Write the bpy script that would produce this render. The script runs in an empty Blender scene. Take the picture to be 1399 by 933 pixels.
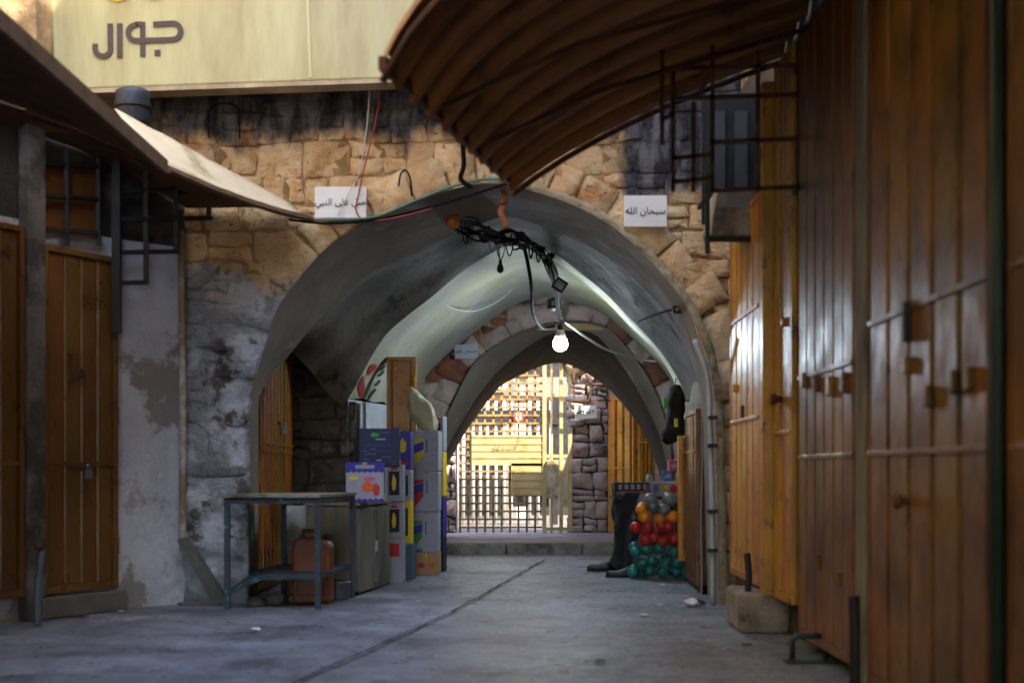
import bpy, bmesh, math, random
from mathutils import Vector, Matrix, noise
random.seed(7)
R = math.radians
sc = bpy.context.scene
C = sc.collection
# ------------------------------------------------------------------ camera
F, H, HOR = 1944.0, 0.85, 645.0          # focal length in photo pixels, eye height, horizon row
cd = bpy.data.cameras.new('camera'); cam = bpy.data.objects.new('camera', cd); C.objects.link(cam)
cd.sensor_width = 36; cd.lens = 36*F/1399; cd.clip_end = 400; cd.clip_start = .1
cam.location = (0, 0, H); cam.rotation_euler = (R(90), 0, 0)
cd.shift_y = (HOR-466.5)/1399
cd.dof.use_dof = True; cd.dof.focus_distance = 14.0; cd.dof.aperture_fstop = 2.0
sc.camera = cam
# ------------------------------------------------------------------ sky and sun
w = bpy.data.worlds.new('World'); sc.world = w; w.use_nodes = True
nt = w.node_tree; nt.nodes.clear()
sky = nt.nodes.new('ShaderNodeTexSky'); sky.sky_type = 'NISHITA'; sky.sun_disc = False
SUN_EL, SUN_AZ = 50, 128                    # azimuth clockwise from +Y (the lane's direction)
sky.sun_elevation = R(SUN_EL); sky.sun_rotation = R(SUN_AZ); sky.air_density = 1.0; sky.dust_density = 1.5
bg = nt.nodes.new('ShaderNodeBackground'); bg.inputs[1].default_value = .15
ow = nt.nodes.new('ShaderNodeOutputWorld')
nt.links.new(sky.outputs[0], bg.inputs[0]); nt.links.new(bg.outputs[0], ow.inputs[0])
sl = bpy.data.lights.new('sun', 'SUN'); sl.energy = 2.1; sl.angle = R(.5); sl.color = (1, .91, .78)
so = bpy.data.objects.new('sun', sl); C.objects.link(so)
sd = Vector((math.sin(R(SUN_AZ))*math.cos(R(SUN_EL)), math.cos(R(SUN_AZ))*math.cos(R(SUN_EL)), math.sin(R(SUN_EL))))
so.rotation_euler = sd.to_track_quat('Z', 'Y').to_euler(); so.location = (8, -4, 12)
sc.view_settings.view_transform = 'Standard'; sc.view_settings.look = 'None'
sc.view_settings.exposure = 3.3; sc.view_settings.gamma = 1
sc.cycles.use_denoising = True
sc.cycles.max_bounces = 8; sc.cycles.diffuse_bounces = 5; sc.cycles.transparent_max_bounces = 12

# ------------------------------------------------------------------ helpers
def P(x, y, Y): return Vector(((x-700)*Y/F, Y, H-(y-HOR)*Y/F))
def lin(h):
    h = h.lstrip('#'); o = []
    for i in (0, 2, 4):
        v = int(h[i:i+2], 16)/255; o.append(v/12.92 if v <= .04045 else ((v+.055)/1.055)**2.4)
    return (*o, 1)
MATS = {}
def M(name, c1, c2=None, scale=4, rough=.7, bump=.25, bscale=18, metal=0, dirt=None, dscale=1.6, dthr=.55, dsoft=.06,
      dirt2=None, d2scale=6, d2thr=.62, rnd=0, spec=.5, stretch=None, emit=None, estr=0, alpha=None):
    if name in MATS: return MATS[name]
    m = bpy.data.materials.new(name); MATS[name] = m; m.use_nodes = True
    n, l = m.node_tree.nodes, m.node_tree.links
    b = n['Principled BSDF']; geo = n.new('ShaderNodeNewGeometry'); co = geo.outputs['Position']
    if stretch:
        mp = n.new('ShaderNodeMapping'); mp.inputs['Scale'].default_value = stretch; l.new(co, mp.inputs[0]); co = mp.outputs[0]
    def noi(s, d=6, r=.6):
        t = n.new('ShaderNodeTexNoise'); t.inputs['Scale'].default_value = s; t.inputs['Detail'].default_value = d
        t.inputs['Roughness'].default_value = r; l.new(co, t.inputs['Vector']); return t.outputs['Fac']
    def mix(f, a, bb):
        x = n.new('ShaderNodeMix'); x.data_type = 'RGBA'
        if hasattr(f, 'links'): l.new(f, x.inputs[0])
        else: x.inputs[0].default_value = f
        for i, v in ((6, a), (7, bb)):
            if hasattr(v, 'links'): l.new(v, x.inputs[i])
            else: x.inputs[i].default_value = v
        return x.outputs[2]
    def ramp(f, lo, hi):
        r = n.new('ShaderNodeMapRange'); r.inputs[1].default_value = lo; r.inputs[2].default_value = hi; l.new(f, r.inputs[0]); return r.outputs[0]
    a = lin(c1); c = a
    if c2: c = mix(ramp(noi(scale), .35, .65), a, lin(c2))
    if dirt: c = mix(ramp(noi(dscale, 9, .68), dthr-dsoft, dthr+dsoft), c if c2 else a, lin(dirt))
    if dirt2: c = mix(ramp(noi(d2scale, 8, .7), d2thr-.05, d2thr+.05), c, lin(dirt2))
    if rnd:
        oi = n.new('ShaderNodeObjectInfo'); hs = n.new('ShaderNodeHueSaturation')
        l.new(ramp(oi.outputs['Random'], 0, 1), hs.inputs['Value']); 
        rr = n.new('ShaderNodeMapRange'); rr.inputs[3].default_value = 1-rnd; rr.inputs[4].default_value = 1+rnd; l.new(oi.outputs['Random'], rr.inputs[0])
        l.new(rr.outputs[0], hs.inputs['Value'])
        ml = n.new('ShaderNodeMath'); ml.operation = 'MULTIPLY'; ml.inputs[1].default_value = 7.31; l.new(oi.outputs['Random'], ml.inputs[0])
        fr = n.new('ShaderNodeMath'); fr.operation = 'FRACT'; l.new(ml.outputs[0], fr.inputs[0])
        r2 = n.new('ShaderNodeMapRange'); r2.inputs[3].default_value = .485; r2.inputs[4].default_value = .515; l.new(fr.outputs[0], r2.inputs[0]); l.new(r2.outputs[0], hs.inputs['Hue'])
        if hasattr(c, 'links'): l.new(c, hs.inputs['Color'])
        else: hs.inputs['Color'].default_value = c
        c = hs.outputs[0]
    if hasattr(c, 'links'): l.new(c, b.inputs['Base Color'])
    else: b.inputs['Base Color'].default_value = c
    rg = ramp(noi(7, 5), .3, .7); rm = n.new('ShaderNodeMapRange'); rm.inputs[3].default_value = max(rough-.12, .03); rm.inputs[4].default_value = min(rough+.12, 1)
    l.new(rg, rm.inputs[0]); l.new(rm.outputs[0], b.inputs['Roughness'])
    b.inputs['Metallic'].default_value = metal; b.inputs['Specular IOR Level'].default_value = spec
    if bump:
        bp = n.new('ShaderNodeBump'); bp.inputs['Strength'].default_value = min(bump, 1); bp.inputs['Distance'].default_value = .03
        h1 = noi(bscale, 8, .7); h2 = noi(bscale*.32, 3, .5); ad = n.new('ShaderNodeMath'); ad.operation = 'MULTIPLY_ADD'; ad.inputs[1].default_value = 1.6; l.new(h2, ad.inputs[0]); l.new(h1, ad.inputs[2])
        l.new(ad.outputs[0], bp.inputs['Height']); l.new(bp.outputs[0], b.inputs['Normal'])
    if emit: b.inputs['Emission Color'].default_value = lin(emit); b.inputs['Emission Strength'].default_value = estr
    if alpha is not None: b.inputs['Alpha'].default_value = alpha
    return m

class MB:
    def __init__(s): s.v = []; s.f = []
    def add(s, vs, fs):
        k = len(s.v); s.v += [tuple(v) for v in vs]; s.f += [tuple(i+k for i in f) for f in fs]; return s
    def box(s, x0, x1, y0, y1, z0, z1, mat=None):
        vs = [(x, y, z) for z in (z0, z1) for y in (y0, y1) for x in (x0, x1)]
        if mat: vs = [mat @ Vector(v) for v in vs]
        return s.add(vs, [(0, 2, 3, 1), (4, 5, 7, 6), (0, 1, 5, 4), (1, 3, 7, 5), (3, 2, 6, 7), (2, 0, 4, 6)])
    def bar(s, a, b, wd, h=None):
        a, b = Vector(a), Vector(b); h = h or wd; d = (b-a).normalized()
        u = d.cross(Vector((0, 1, 0))) if abs(d.y) < .9 else d.cross(Vector((0, 0, 1)))
        u.normalize(); t = d.cross(u)
        vs = [p + u*wd*.5*i + t*h*.5*j for p in (a, b) for i, j in ((-1, -1), (1, -1), (1, 1), (-1, 1))]
        return s.add(vs, [(3, 2, 1, 0), (4, 5, 6, 7), (0, 1, 5, 4), (1, 2, 6, 5), (2, 3, 7, 6), (3, 0, 4, 7)])
    def tube(s, pts, r, n=6, cap=True):
        pts = [Vector(p) for p in pts]; k = len(s.v); N = len(pts)
        rs = r if isinstance(r, (list, tuple)) else [r]*N
        u = None
        for i, p in enumerate(pts):
            d = (pts[min(i+1, N-1)] - pts[max(i-1, 0)])
            if d.length < 1e-9: d = Vector((0, 0, 1))
            d.normalize()
            if u is None: u = d.orthogonal().normalized()
            u = (u - d*u.dot(d))
            if u.length < 1e-6: u = d.orthogonal()
            u.normalize(); t = d.cross(u)
            s.v += [tuple(p + (u*math.cos(2*math.pi*j/n) + t*math.sin(2*math.pi*j/n))*rs[i]) for j in range(n)]
        for i in range(N-1):
            for j in range(n):
                a = k+i*n+j; b = k+i*n+(j+1) % n; s.f.append((a, b, b+n, a+n))
        if cap: s.f.append(tuple(k+j for j in reversed(range(n)))); s.f.append(tuple(k+(N-1)*n+j for j in range(n)))
        return s
    def lathe(s, prof, c=(0, 0, 0), n=16):
        k = len(s.v); N = len(prof)
        for r, z in prof: s.v += [(c[0]+r*math.cos(2*math.pi*j/n), c[1]+r*math.sin(2*math.pi*j/n), c[2]+z) for j in range(n)]
        for i in range(N-1):
            for j in range(n):
                a = k+i*n+j; b = k+i*n+(j+1) % n; s.f.append((a, b, b+n, a+n))
        s.f.append(tuple(k+j for j in reversed(range(n)))); s.f.append(tuple(k+(N-1)*n+j for j in range(n)))
        return s
    def prism(s, poly, y0, y1):          # poly in (x,z), thickness along y
        n = len(poly); vs = [(x, y0, z) for x, z in poly] + [(x, y1, z) for x, z in poly]
        return s.add(vs, [tuple(range(n)), tuple(range(2*n-1, n-1, -1))] + [(i+n, (i+1) % n+n, (i+1) % n, i) for i in range(n)])
    def grid(s, rows):
        k = len(s.v); n = len(rows[0])
        for r in rows: s.v += [tuple(p) for p in r]
        for i in range(len(rows)-1):
            for j in range(n-1): a = k+i*n+j; s.f.append((a, a+1, a+n+1, a+n))
        return s
    def mesh(s, name, mat, smooth=False):
        me = bpy.data.meshes.new(name); me.from_pydata(s.v, [], s.f)
        bm = bmesh.new(); bm.from_mesh(me); bmesh.ops.recalc_face_normals(bm, faces=bm.faces); bm.to_mesh(me); bm.free()
        if mat: me.materials.append(mat)
        if smooth: me.polygons.foreach_set('use_smooth', [True]*len(me.polygons))
        me.update(); return me
    def build(s, name, mat, parent=None, smooth=False, loc=None, rot=None, bevel=0, solid=0):
        o = bpy.data.objects.new(name, s.mesh(name, mat, smooth)); C.objects.link(o)
        if parent: o.parent = parent
        if loc: o.location = loc
        if rot: o.rotation_euler = rot
        if bevel:
            b = o.modifiers.new('bevel', 'BEVEL'); b.width = bevel; b.segments = 2; b.limit_method = 'ANGLE'
        if solid:
            q = o.modifiers.new('solid', 'SOLIDIFY'); q.thickness = abs(solid); q.offset = 1 if solid > 0 else -1
        return o
def tag(o, label=None, cat=None, group=None, kind=None):
    if label: o['label'] = label
    if cat: o['category'] = cat
    if group: o['group'] = group
    if kind: o['kind'] = kind
    return o
def thing(name, label, cat, loc=(0, 0, 0), rz=0, group=None):
    o = bpy.data.objects.new(name, None); C.objects.link(o); o.empty_display_size = .1
    o.location = loc; o.rotation_euler = (0, 0, rz); return tag(o, label, cat, group)
def place(me, name, parent, loc, rot=(0, 0, 0), scale=(1, 1, 1), mat=None):
    o = bpy.data.objects.new(name, me); C.objects.link(o); o.parent = parent
    o.location = loc; o.rotation_euler = rot; o.scale = scale
    if mat:
        o.material_slots[0].link = 'OBJECT'; o.material_slots[0].material = mat
    return o
def catmull(pts, k=6):
    pts = [Vector(p) for p in pts]; out = []
    for i in range(len(pts)-1):
        a, b, c, d = pts[max(i-1, 0)], pts[i], pts[i+1], pts[min(i+2, len(pts)-1)]
        for j in range(k):
            t = j/k; out.append(.5*((2*b)+(c-a)*t+(2*a-5*b+4*c-d)*t*t+(3*b-a-3*c+d)*t**3))
    out.append(pts[-1]); return out
def resample(pts, n):
    L = [0]
    for a, b in zip(pts, pts[1:]): L.append(L[-1]+(b-a).length)
    out = []; j = 0
    for i in range(n):
        t = L[-1]*i/(n-1)
        while j < len(pts)-2 and L[j+1] < t: j += 1
        s = (t-L[j])/max(L[j+1]-L[j], 1e-9); out.append(pts[j].lerp(pts[j+1], min(max(s, 0), 1)))
    return out
def text(body, size, mat, parent, loc, rot, depth=.002, name='lettering', sx=1, bold=0):
    cu = bpy.data.curves.new('t', 'FONT'); cu.body = body; cu.size = size; cu.align_x = 'CENTER'; cu.align_y = 'CENTER'; cu.extrude = depth; cu.offset = bold
    o = bpy.data.objects.new('t', cu); C.objects.link(o); bpy.context.view_layer.update()
    me = bpy.data.meshes.new_from_object(o.evaluated_get(bpy.context.evaluated_depsgraph_get())); bpy.data.objects.remove(o)
    me.materials.clear(); me.materials.append(mat)
    q = bpy.data.objects.new(name, me); C.objects.link(q); q.parent = parent; q.location = loc; q.rotation_euler = rot; q.scale = (sx, 1, 1); return q
def jit(p, a, s=1.5): 
    n = noise.noise_vector(Vector(p)*s); return Vector(p)+n*a

# ------------------------------------------------------------------ materials
m_floor = M('worn_concrete', '#70747c', '#9196a0', scale=3.2, rough=.34, bump=.8, bscale=24, dirt='#494a4e', dscale=1.3, dthr=.53, dsoft=.1, dirt2='#989ca4', d2scale=12, d2thr=.62)
m_crack = M('dark_seam_filler', '#1d1a17', '#2b2621', scale=30, rough=.9, bump=.8, bscale=60)
m_pave = M('pale_pavement', '#857a78', '#9a8e8a', scale=3, rough=.6, bump=.4, dirt='#776b66', dscale=2)
m_mortar = M('lime_mortar', '#a08a6a', '#7a6448', scale=6, rough=.95, bump=.8, bscale=30, dirt='#3a2f24', dscale=2.2, dthr=.62)
m_warm = M('ochre_limestone', '#d3b68e', '#b8946a', scale=7, rough=.9, bump=.9, bscale=14, dirt='#94683f', dscale=3.2, dthr=.57, dirt2='#5a4430', d2scale=9, d2thr=.64, rnd=.14)
def facade_mat(name, c1, c2, c3, rnd, bump):
    m = bpy.data.materials.new(name); m.use_nodes = True; n, l = m.node_tree.nodes, m.node_tree.links; b = n['Principled BSDF']
    pos = n.new('ShaderNodeNewGeometry').outputs['Position']; sp = n.new('ShaderNodeSeparateXYZ'); l.new(pos, sp.inputs[0])
    def noi(sc_, d=7, r=.62, st=(1, 1, 1)):
        mp = n.new('ShaderNodeMapping'); mp.inputs['Scale'].default_value = st; l.new(pos, mp.inputs[0])
        t = n.new('ShaderNodeTexNoise'); t.inputs['Scale'].default_value = sc_; t.inputs['Detail'].default_value = d; t.inputs['Roughness'].default_value = r; l.new(mp.outputs[0], t.inputs['Vector']); return t.outputs['Fac']
    def rng(f, lo, hi, a=0, c=1):
        r = n.new('ShaderNodeMapRange'); r.interpolation_type = 'SMOOTHSTEP'; r.inputs[1].default_value = lo; r.inputs[2].default_value = hi; r.inputs[3].default_value = a; r.inputs[4].default_value = c; l.new(f, r.inputs[0]); return r.outputs[0]
    def mth(op, a, c):
        q = n.new('ShaderNodeMath'); q.operation = op
        for i, v in enumerate((a, c)):
            if hasattr(v, 'links'): l.new(v, q.inputs[i])
            else: q.inputs[i].default_value = v
        return q.outputs[0]
    def mix(f, a, c):
        x = n.new('ShaderNodeMix'); x.data_type = 'RGBA'; l.new(f, x.inputs[0])
        for i, v in ((6, a), (7, c)):
            if hasattr(v, 'links'): l.new(v, x.inputs[i])
            else: x.inputs[i].default_value = v
        return x.outputs[2]
    tan = mix(rng(noi(6), .38, .62), lin(c1), lin(c2)); tan = mix(rng(noi(3.1), .54, .66), tan, lin(c3)); tan = mix(rng(noi(14), .6, .7), tan, lin('#5c4630'))
    if rnd:
        oi = n.new('ShaderNodeObjectInfo'); hs = n.new('ShaderNodeHueSaturation'); l.new(rng(oi.outputs['Random'], 0, 1, 1-rnd, 1+rnd), hs.inputs['Value']); l.new(tan, hs.inputs['Color']); tan = hs.outputs[0]
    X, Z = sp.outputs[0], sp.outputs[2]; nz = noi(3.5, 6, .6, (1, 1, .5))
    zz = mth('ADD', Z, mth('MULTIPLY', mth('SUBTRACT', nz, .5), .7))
    soot_shade = rng(zz, 2.93, 3.1); right = mth('MULTIPLY', rng(mth('ADD', X, mth('MULTIPLY', mth('SUBTRACT', nz, .5), .6)), .62, .78), rng(zz, 2.58, 2.72)); soot_shade = mth('MAXIMUM', soot_shade, right)  # soot stains; the right-hand patch also carries the canopy's deep shade
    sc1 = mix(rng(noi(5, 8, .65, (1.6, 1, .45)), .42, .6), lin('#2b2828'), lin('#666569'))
    c = mix(soot_shade, tan, sc1)
    n2 = noi(2.6); wm = mth('MULTIPLY', rng(mth('ADD', X, mth('MULTIPLY', mth('SUBTRACT', n2, .5), 1.1)), -.95, -1.15), rng(mth('ADD', Z, mth('MULTIPLY', mth('SUBTRACT', n2, .5), 1.2)), 2.2, 2.0))
    ww = mix(rng(noi(4.2), .4, .6), lin('#bfc3c9'), lin('#8d8f92')); ww = mix(rng(noi(3.3, 9, .7), .56, .63), ww, lin('#57514b'))
    c = mix(wm, c, ww); l.new(c, b.inputs['Base Color']); b.inputs['Roughness'].default_value = .92
    bp = n.new('ShaderNodeBump'); bp.inputs['Strength'].default_value = bump; bp.inputs['Distance'].default_value = .035
    l.new(mth('ADD', mth('MULTIPLY', noi(6, 4), 1.4), noi(22, 8, .7)), bp.inputs['Height']); l.new(bp.outputs[0], b.inputs['Normal']); return m
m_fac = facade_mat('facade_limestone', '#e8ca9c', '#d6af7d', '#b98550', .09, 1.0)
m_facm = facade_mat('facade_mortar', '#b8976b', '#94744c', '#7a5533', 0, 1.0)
m_grey = M('whitewashed_stone', '#8e8c86', '#6f6d6a', scale=5, rough=.9, bump=.9, bscale=14, dirt='#4a4541', dscale=2.6, dthr=.56, dirt2='#b3b2ae', d2scale=5, d2thr=.6, rnd=.15)
m_soot = M('soot_stone', '#5a5752', '#36322f', scale=4, rough=.95, bump=.9, bscale=16, dirt='#22201e', dscale=2.2, dthr=.54, dirt2='#8b8a88', d2scale=6, d2thr=.62, rnd=.25)
m_purple = M('mauve_stone', '#b8a49a', '#a08b80', scale=5, rough=.9, bump=.9, bscale=16, dirt='#5a4541', dscale=3, dthr=.6, rnd=.18)
m_brick = M('reddish_stone', '#8a5a42', '#6e4433', scale=6, rough=.9, bump=.8, bscale=18, dirt='#4a352c', dscale=3, rnd=.2)
m_plw = M('white_limewash', '#bdc1c8', '#a5a9b1', scale=2.5, rough=.9, bump=.6, bscale=16, dirt='#85807a', dscale=1.5, dthr=.585, dsoft=.02, dirt2='#7d7264', d2scale=2.0, d2thr=.65)
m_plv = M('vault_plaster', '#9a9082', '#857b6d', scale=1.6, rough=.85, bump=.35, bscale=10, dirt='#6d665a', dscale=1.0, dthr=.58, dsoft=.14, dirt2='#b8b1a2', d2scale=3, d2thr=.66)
m_plg = M('shaded_vault_plaster', '#6f665c', '#5d554c', scale=1.6, rough=.9, bump=.35, bscale=10, dirt='#453e37', dscale=1.3, dthr=.58, dsoft=.1, dirt2='#2f2b27', d2scale=3.5, d2thr=.63)  # darker copy of the vault plaster: groin shade in its colour, plus flaked patches
m_pls = M('stained_vault_plaster', '#aaa99c', '#979689', scale=1.5, rough=.85, bump=.3, bscale=9, dirt='#9a945f', dscale=1.1, dthr=.57, dsoft=.1, dirt2='#5d5946', d2scale=2.0, d2thr=.66)
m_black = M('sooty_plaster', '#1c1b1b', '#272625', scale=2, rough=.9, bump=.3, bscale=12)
m_core = M('dark_core_masonry', '#54493d', '#463c32', scale=3, rough=.95, bump=.6)
m_uplit = M('cream_upper_stone', '#c9b48c', '#b89e70', scale=2.5, rough=.9, bump=.6, bscale=9, dirt='#a88a58', dscale=1.5)
m_upl = M('upper_wall_stone', '#b39a74', '#9b8058', scale=2.5, rough=.9, bump=.7, bscale=9, dirt='#6b563c', dscale=1.5)
def door_mat(n, a, b, d, r=.36): return M(n, a, b, scale=2.2, rough=r, bump=.16, bscale=9, spec=.45, dirt=d, dscale=3.0, dthr=.52, dsoft=.09, dirt2='#3a1e0c', d2scale=10, d2thr=.63, stretch=(1, 1, .8), rnd=.1)
m_or = door_mat('orange_door_paint', '#b87518', '#a56612', '#93601a')
m_or2 = door_mat('ochre_door_paint', '#cb8a1c', '#bb7b16', '#a56d1e')
m_or3 = door_mat('brown_orange_door_paint', '#8f6014', '#7d5310', '#5f3d0c', .4)
m_or4 = door_mat('tan_door_paint', '#6f4c20', '#60401a', '#5c3d1b')
m_dark = M('black_iron', '#15130f', '#221c16', scale=9, rough=.6, bump=.3)
m_rust = M('rusty_iron', '#4f3018', '#3a2312', scale=9, rough=.75, bump=.4, dirt='#6e3f1c', dscale=7)
m_rustsheet = M('brown_corrugated_sheet', '#a06d3b', '#88592f', scale=2, rough=.6, bump=.25, dirt='#5a3a1c', dscale=2, dthr=.6)
m_steel = M('dull_steel', '#8b8d90', '#77797c', scale=12, rough=.4, bump=.15, metal=.7)
m_cream = M('cream_sheet', '#cfc4a6', '#bfb28e', scale=3, rough=.6, bump=.2, dirt='#8c7b57', dscale=3, dthr=.6)
m_sign = M('cream_sign_face', '#b9b585', '#aca877', scale=1.2, rough=.45, bump=.05, dirt='#988a5c', dscale=1.6, dthr=.55, dsoft=.14, stretch=(2.2, 1, .45))
m_signtxt = M('brown_vinyl', '#3b2620', rough=.5, bump=0)
m_lime = M('lime_vinyl', '#b5a816', rough=.5, bump=0)
m_white = M('white_board', '#d8d6cf', '#cbc9c1', scale=4, rough=.6, bump=.08)
m_ink = M('black_ink', '#17161a', rough=.7, bump=0)
m_teal = M('chipped_teal_steel', '#303f47', '#253036', scale=10, rough=.55, bump=.3, dirt='#2c2a28', dscale=9, dthr=.55, dirt2='#2f8a83', d2scale=13, d2thr=.62)
m_wood = M('grey_plywood', '#8a836b', '#6f6955', scale=4, rough=.8, bump=.3, dirt='#54503f', dscale=3, stretch=(1, 1, .3))
m_card = M('brown_cardboard', '#a57f55', '#987247', scale=5, rough=.9, bump=.1)

# ------------------------------------------------------------------ ground
g = MB().grid([[(x, y, -.03) for x in (-90, -3.2, 1.9, 90)] for y in (-90, -12, 30, 140)])
tag(g.build('ground', M('bare_ground', '#8a7d6c', '#776a5a', rough=.95)), kind='structure')
rows = []
for i in range(120):
    y = -11.9+i*.225; rows.append([(x, y, .008*noise.noise(Vector((x*.9, y*.7, 0)))+.003*noise.noise(Vector((x*4, y*3, 5)))) for x in [-3.3+j*.22 for j in range(25)]])
lf = tag(MB().grid(rows).build('lane_floor', m_floor, smooth=True), kind='structure')
pth = catmull([P(380, 950, F*H/305), P(425, 925, F*H/280), P(520, 883, F*H/238), P(620, 836, F*H/191), P(690, 797, F*H/152), P(722, 778, F*H/133), P(748, 764, F*H/119)], 14)
a, b = [], []
for i, p in enumerate(pth):
    wd = .008+.006*noise.noise(Vector((i*.7, 3, 1))); off = .022*noise.noise(Vector((i*.45, 9, 2)))
    a.append((p.x+off-wd, p.y, .013)); b.append((p.x+off+wd, p.y, .013))
MB().grid([a, b]).build('floor_seam', m_crack, lf)

# pavement beyond the tunnel, with its kerb of stone blocks
YK = 14.75
tag(MB().box(-6, 6, 17.7, 40, -.02, .1).build('court_floor', M('court_paving', '#5f5852', '#4e4843', scale=3, rough=.8, bump=.4)), kind='structure')
pv = tag(MB().box(-1.6, 3.2, YK+.2, 17.7, -.02, .108).build('pavement', m_pave), kind='structure')
kb = thing('kerb', None, None, (0, YK, 0)); kb['kind'] = 'structure'
x = -1.6
m_kerb = M('worn_kerb_stone', '#8d837a', '#6e655d', scale=6, rough=.75, bump=.6, dirt='#4a433d', dscale=4, rnd=.15)
while x < 2.2:
    wd = random.uniform(.55, 1.0); MB().box(x+.006, x+wd-.006, 0, .19, -.02, .112+random.uniform(-.005, .005)).build('kerb_stone', m_kerb, kb, bevel=.02); x += wd

# ------------------------------------------------------------------ stone pieces (shared unit meshes)
def unit_stone(seed, n=10, round_=.22, rough_=.06):
    rnd = random.Random(seed); mb = MB(); rings = []
    for inset, dep in ((0, 0), (.03, -.62), (.17, -1.0)):
        ring = []
        for j in range(n):
            t = 2*math.pi*(j+.5)/n; c, s = math.cos(t), math.sin(t); e = 2.0/5.0
            px = math.copysign(abs(c)**e, c)*.5; pz = math.copysign(abs(s)**e, s)*.5
            if inset == 0: rr = 1+rnd.uniform(-rough_, rough_*.3); base = rr
            else: rr = None
            ring.append((px, dep, pz, inset))
        rings.append(ring)
    js = [1+rnd.uniform(-rough_*1.6, .02) for _ in range(n)]; tx, tz = rnd.uniform(-.25, .25), rnd.uniform(-.25, .25)
    for k, ring in enumerate(rings):
        for j, (px, d, pz, ins) in enumerate(ring):
            f = js[j]*(1-ins*2); dd = d+((tx*px+tz*pz)*1.2+rnd.uniform(-.12, .12) if k == 2 else 0)
            mb.v.append((px*f, dd, pz*f))
    mb.v.append((0, -1.05+rnd.uniform(-.15, .15), 0))
    for k in range(2):
        for j in range(n): a = k*n+j; b = k*n+(j+1) % n; mb.f.append((a, b, b+n, a+n))
    for j in range(n): mb.f.append((2*n+j, 2*n+(j+1) % n, 3*n))
    return mb
STONES = [unit_stone(s).mesh('stone', m_warm, True) for s in range(12)]
def stone(parent, x, y, z, wd, h, d, mat, ang=0, rz=0, name='stone'):
    return place(random.choice(STONES), name, parent, (x, y, z), (0, ang, rz), (wd, d, h), mat)

# ------------------------------------------------------------------ arch profiles measured in the place
def prof(Y, pts, n=None, zfoot=True):
    q = [P(x, y, Y) for x, y in pts]; return q
Y0 = 9.2
E0 = [(342, 549), (352, 510), (365, 470), (382, 420), (425, 363), (470, 323), (545, 287), (631, 257), (690, 252), (735, 264), (784, 281), (829, 305), (862, 331), (900, 369), (934, 412), (952, 446), (967, 487), (975, 530), (978, 567)]
p0 = prof(Y0, E0)
leg = lambda a, zs: [Vector((a.x, a.y, z)) for z in zs]
def legs(p, xl=None, xr=None, zf=-.01):
    L, Rr = p[0], p[-1]; xl = L.x if xl is None else xl; xr = Rr.x if xr is None else xr
    return [Vector((xl, L.y, zf))]+[Vector((xl+(L.x-xl)*t, L.y, zf+(L.z-zf)*t)) for t in (.35, .7)]+p+[Vector((xr+(Rr.x-xr)*t, Rr.y, zf+(Rr.z-zf)*t)) for t in (.7, .35)]+[Vector((xr, Rr.y, zf))]
Y1 = 9.9
E1 = [(354, 548), (362, 525), (374, 508), (395, 486), (425, 449), (470, 402), (500, 377), (552, 352), (620, 322), (660, 305), (698, 296), (746, 312), (810, 339), (851, 369), (885, 399), (919, 440), (941, 481), (955, 525), (960, 556)]
p1 = prof(Y1, E1)
Y2 = 11.5
E2 = [(470, 556), (476, 545), (485, 530), (507, 489), (530, 455), (560, 429), (590, 406), (635, 369), (672, 346), (705, 333), (750, 342), (802, 380), (829, 402), (862, 436), (900, 477), (928, 519), (938, 548)]
p2 = prof(Y2, E2)
Y3 = 14.42
E3 = [(570, 560), (574, 536), (582, 515), (600, 494), (620, 477), (657, 447), (695, 421), (720, 410), (742, 406), (784, 414), (825, 429), (862, 460), (904, 502), (919, 526), (926, 560)]
p3 = prof(Y3, E3)
Q0 = [(601, 640), (600, 610), (606, 583), (624, 541), (650, 495), (695, 463), (740, 445), (785, 439), (830, 449), (865, 487), (893, 531), (912, 590), (918, 640)]
q0 = prof(14.45, Q0)
Q1 = [(606, 645), (608, 620), (641, 560), (668, 522), (695, 494), (740, 462), (775, 452), (812, 456), (842, 488), (870, 530), (900, 590), (912, 645)]
q1 = prof(14.95, Q1)
Q2 = [(608, 660), (610, 640), (632, 598), (658, 560), (686, 526), (735, 502), (760, 496), (780, 499), (812, 516), (839, 538), (875, 583), (897, 633), (905, 665)]
q2 = prof(16.6, Q2)
def loft(name, profs, mat, parent, n=61, sub=5, amp=.012, solid=.05, smooth=True):
    rs = [resample(catmull(p, 5), n) for p in profs]; rows = []
    for i in range(len(rs)-1):
        a, b = rs[i], rs[i+1]; pa, pb = rs[max(i-1, 0)], rs[min(i+2, len(rs)-1)]
        for k in range(sub):
            t = k/sub
            row = []
            for z, u, v, y in zip(pa, a, b, pb): row.append(.5*((2*u)+(v-z)*t+(2*z-5*u+4*v-y)*t*t+(3*u-z-3*v+y)*t**3) if len(rs) > 2 else u.lerp(v, t))
            rows.append(row)
    rows.append(rs[-1])
    out = [[p if i in (0, len(rows)-1) else jit(p, amp, 2.3) for p in r] for i, r in enumerate(rows)]
    o = MB().grid(out).build(name, mat, parent, smooth)
    return o

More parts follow.
